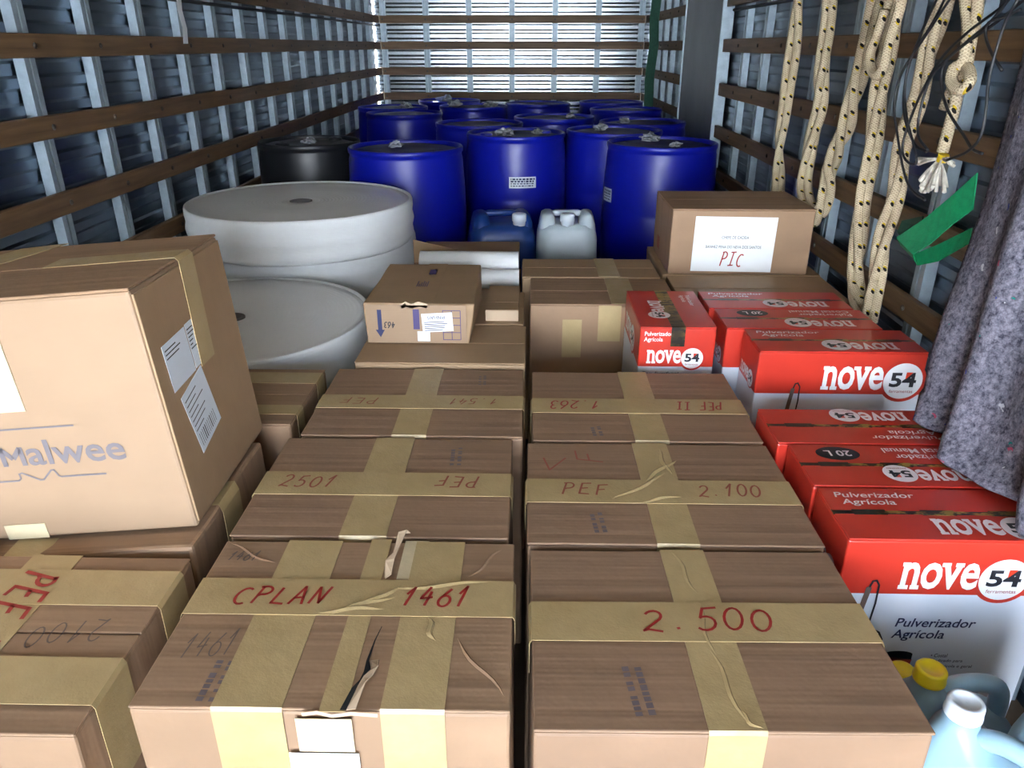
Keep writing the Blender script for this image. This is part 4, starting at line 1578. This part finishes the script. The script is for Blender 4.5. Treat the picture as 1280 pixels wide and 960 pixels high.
for k in range(34):
    du, dv = rg.uniform(-22, 12), rg.uniform(22, 44)
    if k > 27:
        du, dv = rg.choice((-24, 16, 20)), rg.uniform(0, 10)
    a = on_x(1176 + rg.uniform(-4, 4), 198, KX + rg.uniform(-.01, .004)) - base
    b_ = on_x(1174 + du * .6, 198 + dv * .5, KX + rg.uniform(-.03, .01)) - base
    e_ = on_x(1172 + du, 198 + dv, KX + rg.uniform(-.03, .015)) - base
    V, Fc, U = tube(smooth_path([a, b_, e_], .012), lambda t: .0022 + .0032 * t, 5)
    parts.append((V, Fc))
fr = new_obj('frayed_end', mesh('frayed_end', *multi(parts)), 'fray', kr)
fr['kind'] = 'stuff'


# black cables
def cable(label, pts, X=.985, r=.0032):
    P = smooth_path([on_x(u, v, X + (dx[0] if dx else 0)) for u, v, *dx in pts], .012)
    V, Fc, U = tube([p - P[0] for p in P], r, 7)
    o_ = new_obj('black_cable', mesh('cable', V, Fc), 'cable', smooth=True)
    o_.location = P[0]
    tag(o_, label, 'cable', 'black cables on the side wall')


cable('black cable ending in a long narrow loop beside the ropes', [(1190, -20), (1165, 30), (1140, 70), (1131, 110), (1134, 150), (1142, 180), (1146, 200), (1142, 206), (1132, 200), (1128, 185), (1134, 160), (1150, 120), (1175, 75), (1210, 40), (1250, 10), (1275, -15)], .956)
cable('black cable running from the bundle down behind the green strap', [(1200, -20), (1160, 40), (1128, 90), (1118, 130), (1122, 170), (1130, 215), (1140, 238), (1156, 250)], .950)
cable('black cable sagging past the rope knot', [(1268, -10), (1240, 25), (1205, 55), (1180, 80), (1177, 110), (1186, 140), (1205, 170), (1215, 186), (1228, 192)], .938)
cable('black cable sweeping from the frayed rope end up to the blanket', [(1184, 200), (1208, 190), (1225, 172), (1232, 140), (1236, 100), (1246, 60), (1258, 25), (1272, 0)], .926)
cable('black cable hooked over the wooden rail near the blanket', [(1275, 12), (1255, 22), (1236, 28), (1232, 45), (1240, 68), (1252, 88)], .932)
cable('black cable dropping straight beside the knotted rope', [(1180, -20), (1150, 45), (1133, 95), (1130, 140), (1142, 178), (1158, 190)], .962)
cable('black cable running high along the bundle to the wall', [(1285, -5), (1245, 28), (1200, 60), (1165, 95), (1150, 140), (1148, 170), (1160, 188)], .944)

# green webbing strap
gs = thing('webbing_strap', 'bright green folded webbing strap hanging beside the grey blanket', 'strap', tuple(on_x(1140, 310, .98)))
base = Vector(gs.location)


def quad_strip(rows, t=.003):
    """rows of (upper point, lower point) make a thick band"""
    V, Fc = [], []
    m = len(rows)
    for k, (a, b) in enumerate(rows):
        d = (rows[min(m - 1, k + 1)][0] - rows[max(0, k - 1)][0])
        nn_ = d.cross(b - a).normalized() * t / 2
        V += [a - nn_, b - nn_, b + nn_, a + nn_]
    for k in range(m - 1):
        p_, q_ = 4 * k, 4 * k + 4
        for i in range(4):
            j = (i + 1) % 4
            Fc.append((p_ + i, p_ + j, q_ + j, q_ + i))
    Fc += [(3, 2, 1, 0), (4 * m - 4, 4 * m - 3, 4 * m - 2, 4 * m - 1)]
    return V, Fc


def gp(u, v, x):
    return on_x(u, v, x) - base


V, Fc = quad_strip([(gp(1222, 216, .985), gp(1216, 262, .985)), (gp(1190, 245, .975), gp(1190, 281, .972)), (gp(1158, 272, .965), gp(1164, 304, .962)), (gp(1121, 297, .955), gp(1142, 318, .952))])
new_obj('band', mesh('band', V, Fc), 'strap', gs)
V, Fc = quad_strip([(gp(1121, 297, .957), gp(1142, 318, .954)), (gp(1126, 306, .975), gp(1143, 324, .972)), (gp(1143, 318, .985), gp(1147, 332, .985)), (gp(1172, 306, .99), gp(1172, 327, .99)), (gp(1215, 285, 1.0), gp(1212, 304, 1.0))])
new_obj('band', mesh('band', V, Fc), 'strap', gs)
V, Fc = quad_strip([(gp(1154, 270, 1.0), gp(1152, 286, 1.0)), (gp(1128, 276, .995), gp(1130, 291, .99)), (gp(1122, 290, .985), gp(1128, 300, .982))])
new_obj('band_end', mesh('band_end', V, Fc), 'strap_dark', gs)
# far green strap by the bulkhead
p0 = on_x(822, 40, 1.06)
o = new_obj('hanging_strap', mesh('hs', *strip([Vector((0, 0, .30)), Vector((-.01, .02, .1)), Vector((.0, .0, -.1)), Vector((-.015, .03, -.35)), Vector((-.01, .0, -.62))], [Vector((1, .3, 0))] * 5, .085, .004)), 'strap_dark')
o.location = (1.015, 7.0, 1.50)
tag(o, 'long green strap hanging on the wall near the farthest drums', 'strap')


# ------------------------------------------------------------------ grey felt blanket
def drape_x(z):
    t = (1.78 - z) / 1.13
    return 1.045 - .185 * max(0, t) ** 1.15


OUT = []
for u_, v_ in ((1150, 512), (1148, 500), (1160, 440), (1194, 330), (1226, 200), (1262, 75), (1290, -60), (1330, -200)):
    z_ = 1.0
    for _ in range(30):
        q_ = on_x(u_, v_, drape_x(z_))
        z_ = q_.z
    OUT.append((q_.z, q_.y))
OUT.sort()


def far_edge(z):
    if z <= OUT[0][0]:
        return OUT[0][1] - (OUT[0][0] - z) * 1.2
    for (a, ya_), (b, yb_) in zip(OUT, OUT[1:]):
        if z <= b:
            return ya_ + (yb_ - ya_) * (z - a) / (b - a)
    return OUT[-1][1]


def blanket():
    bm = bmesh.new()
    NS, NTT = 60, 70
    grid = []
    for j in range(NTT + 1):
        t = j / NTT
        z = 1.78 - (1.78 - .650) * t
        row = []
        for i in range(NS + 1):
            s = i / NS
            y1 = far_edge(z)
            y = .80 + (y1 - .80) * s ** .8
            x = drape_x(z)
            amp = .010 + .030 * t
            f = math.sin(s * 17 + t * 1.8 + .6) * .55 + math.sin(s * 31 - t * 2.5) * .28 + noise.noise(Vector((s * 3, t * 3, 2))) * .9
            x -= amp * f
            # the cloth curls back to the wall along its far edge
            if s > .86:
                x += ((s - .86) / .14) ** 2 * .012
            x = min(x, 1.068)
            zz = z
            if t > .96:
                x -= (t - .96) / .04 * .015 * (1 + math.sin(s * 13))
            row.append(bm.verts.new((x, y, zz)))
        grid.append(row)
    for j in range(NTT):
        for i in range(NS):
            bm.faces.new((grid[j][i], grid[j + 1][i], grid[j + 1][i + 1], grid[j][i + 1]))
    me = bpy.data.meshes.new('blanket')
    bm.to_mesh(me)
    bm.free()
    o_ = new_obj('felt_blanket', me, 'felt', smooth=True)
    md = o_.modifiers.new('thick', 'SOLIDIFY')
    md.thickness = .010
    md.offset = 1.0
    return tag(o_, 'grey felt moving blanket with coloured flecks hanging over red cartons', 'blanket')


blanket()
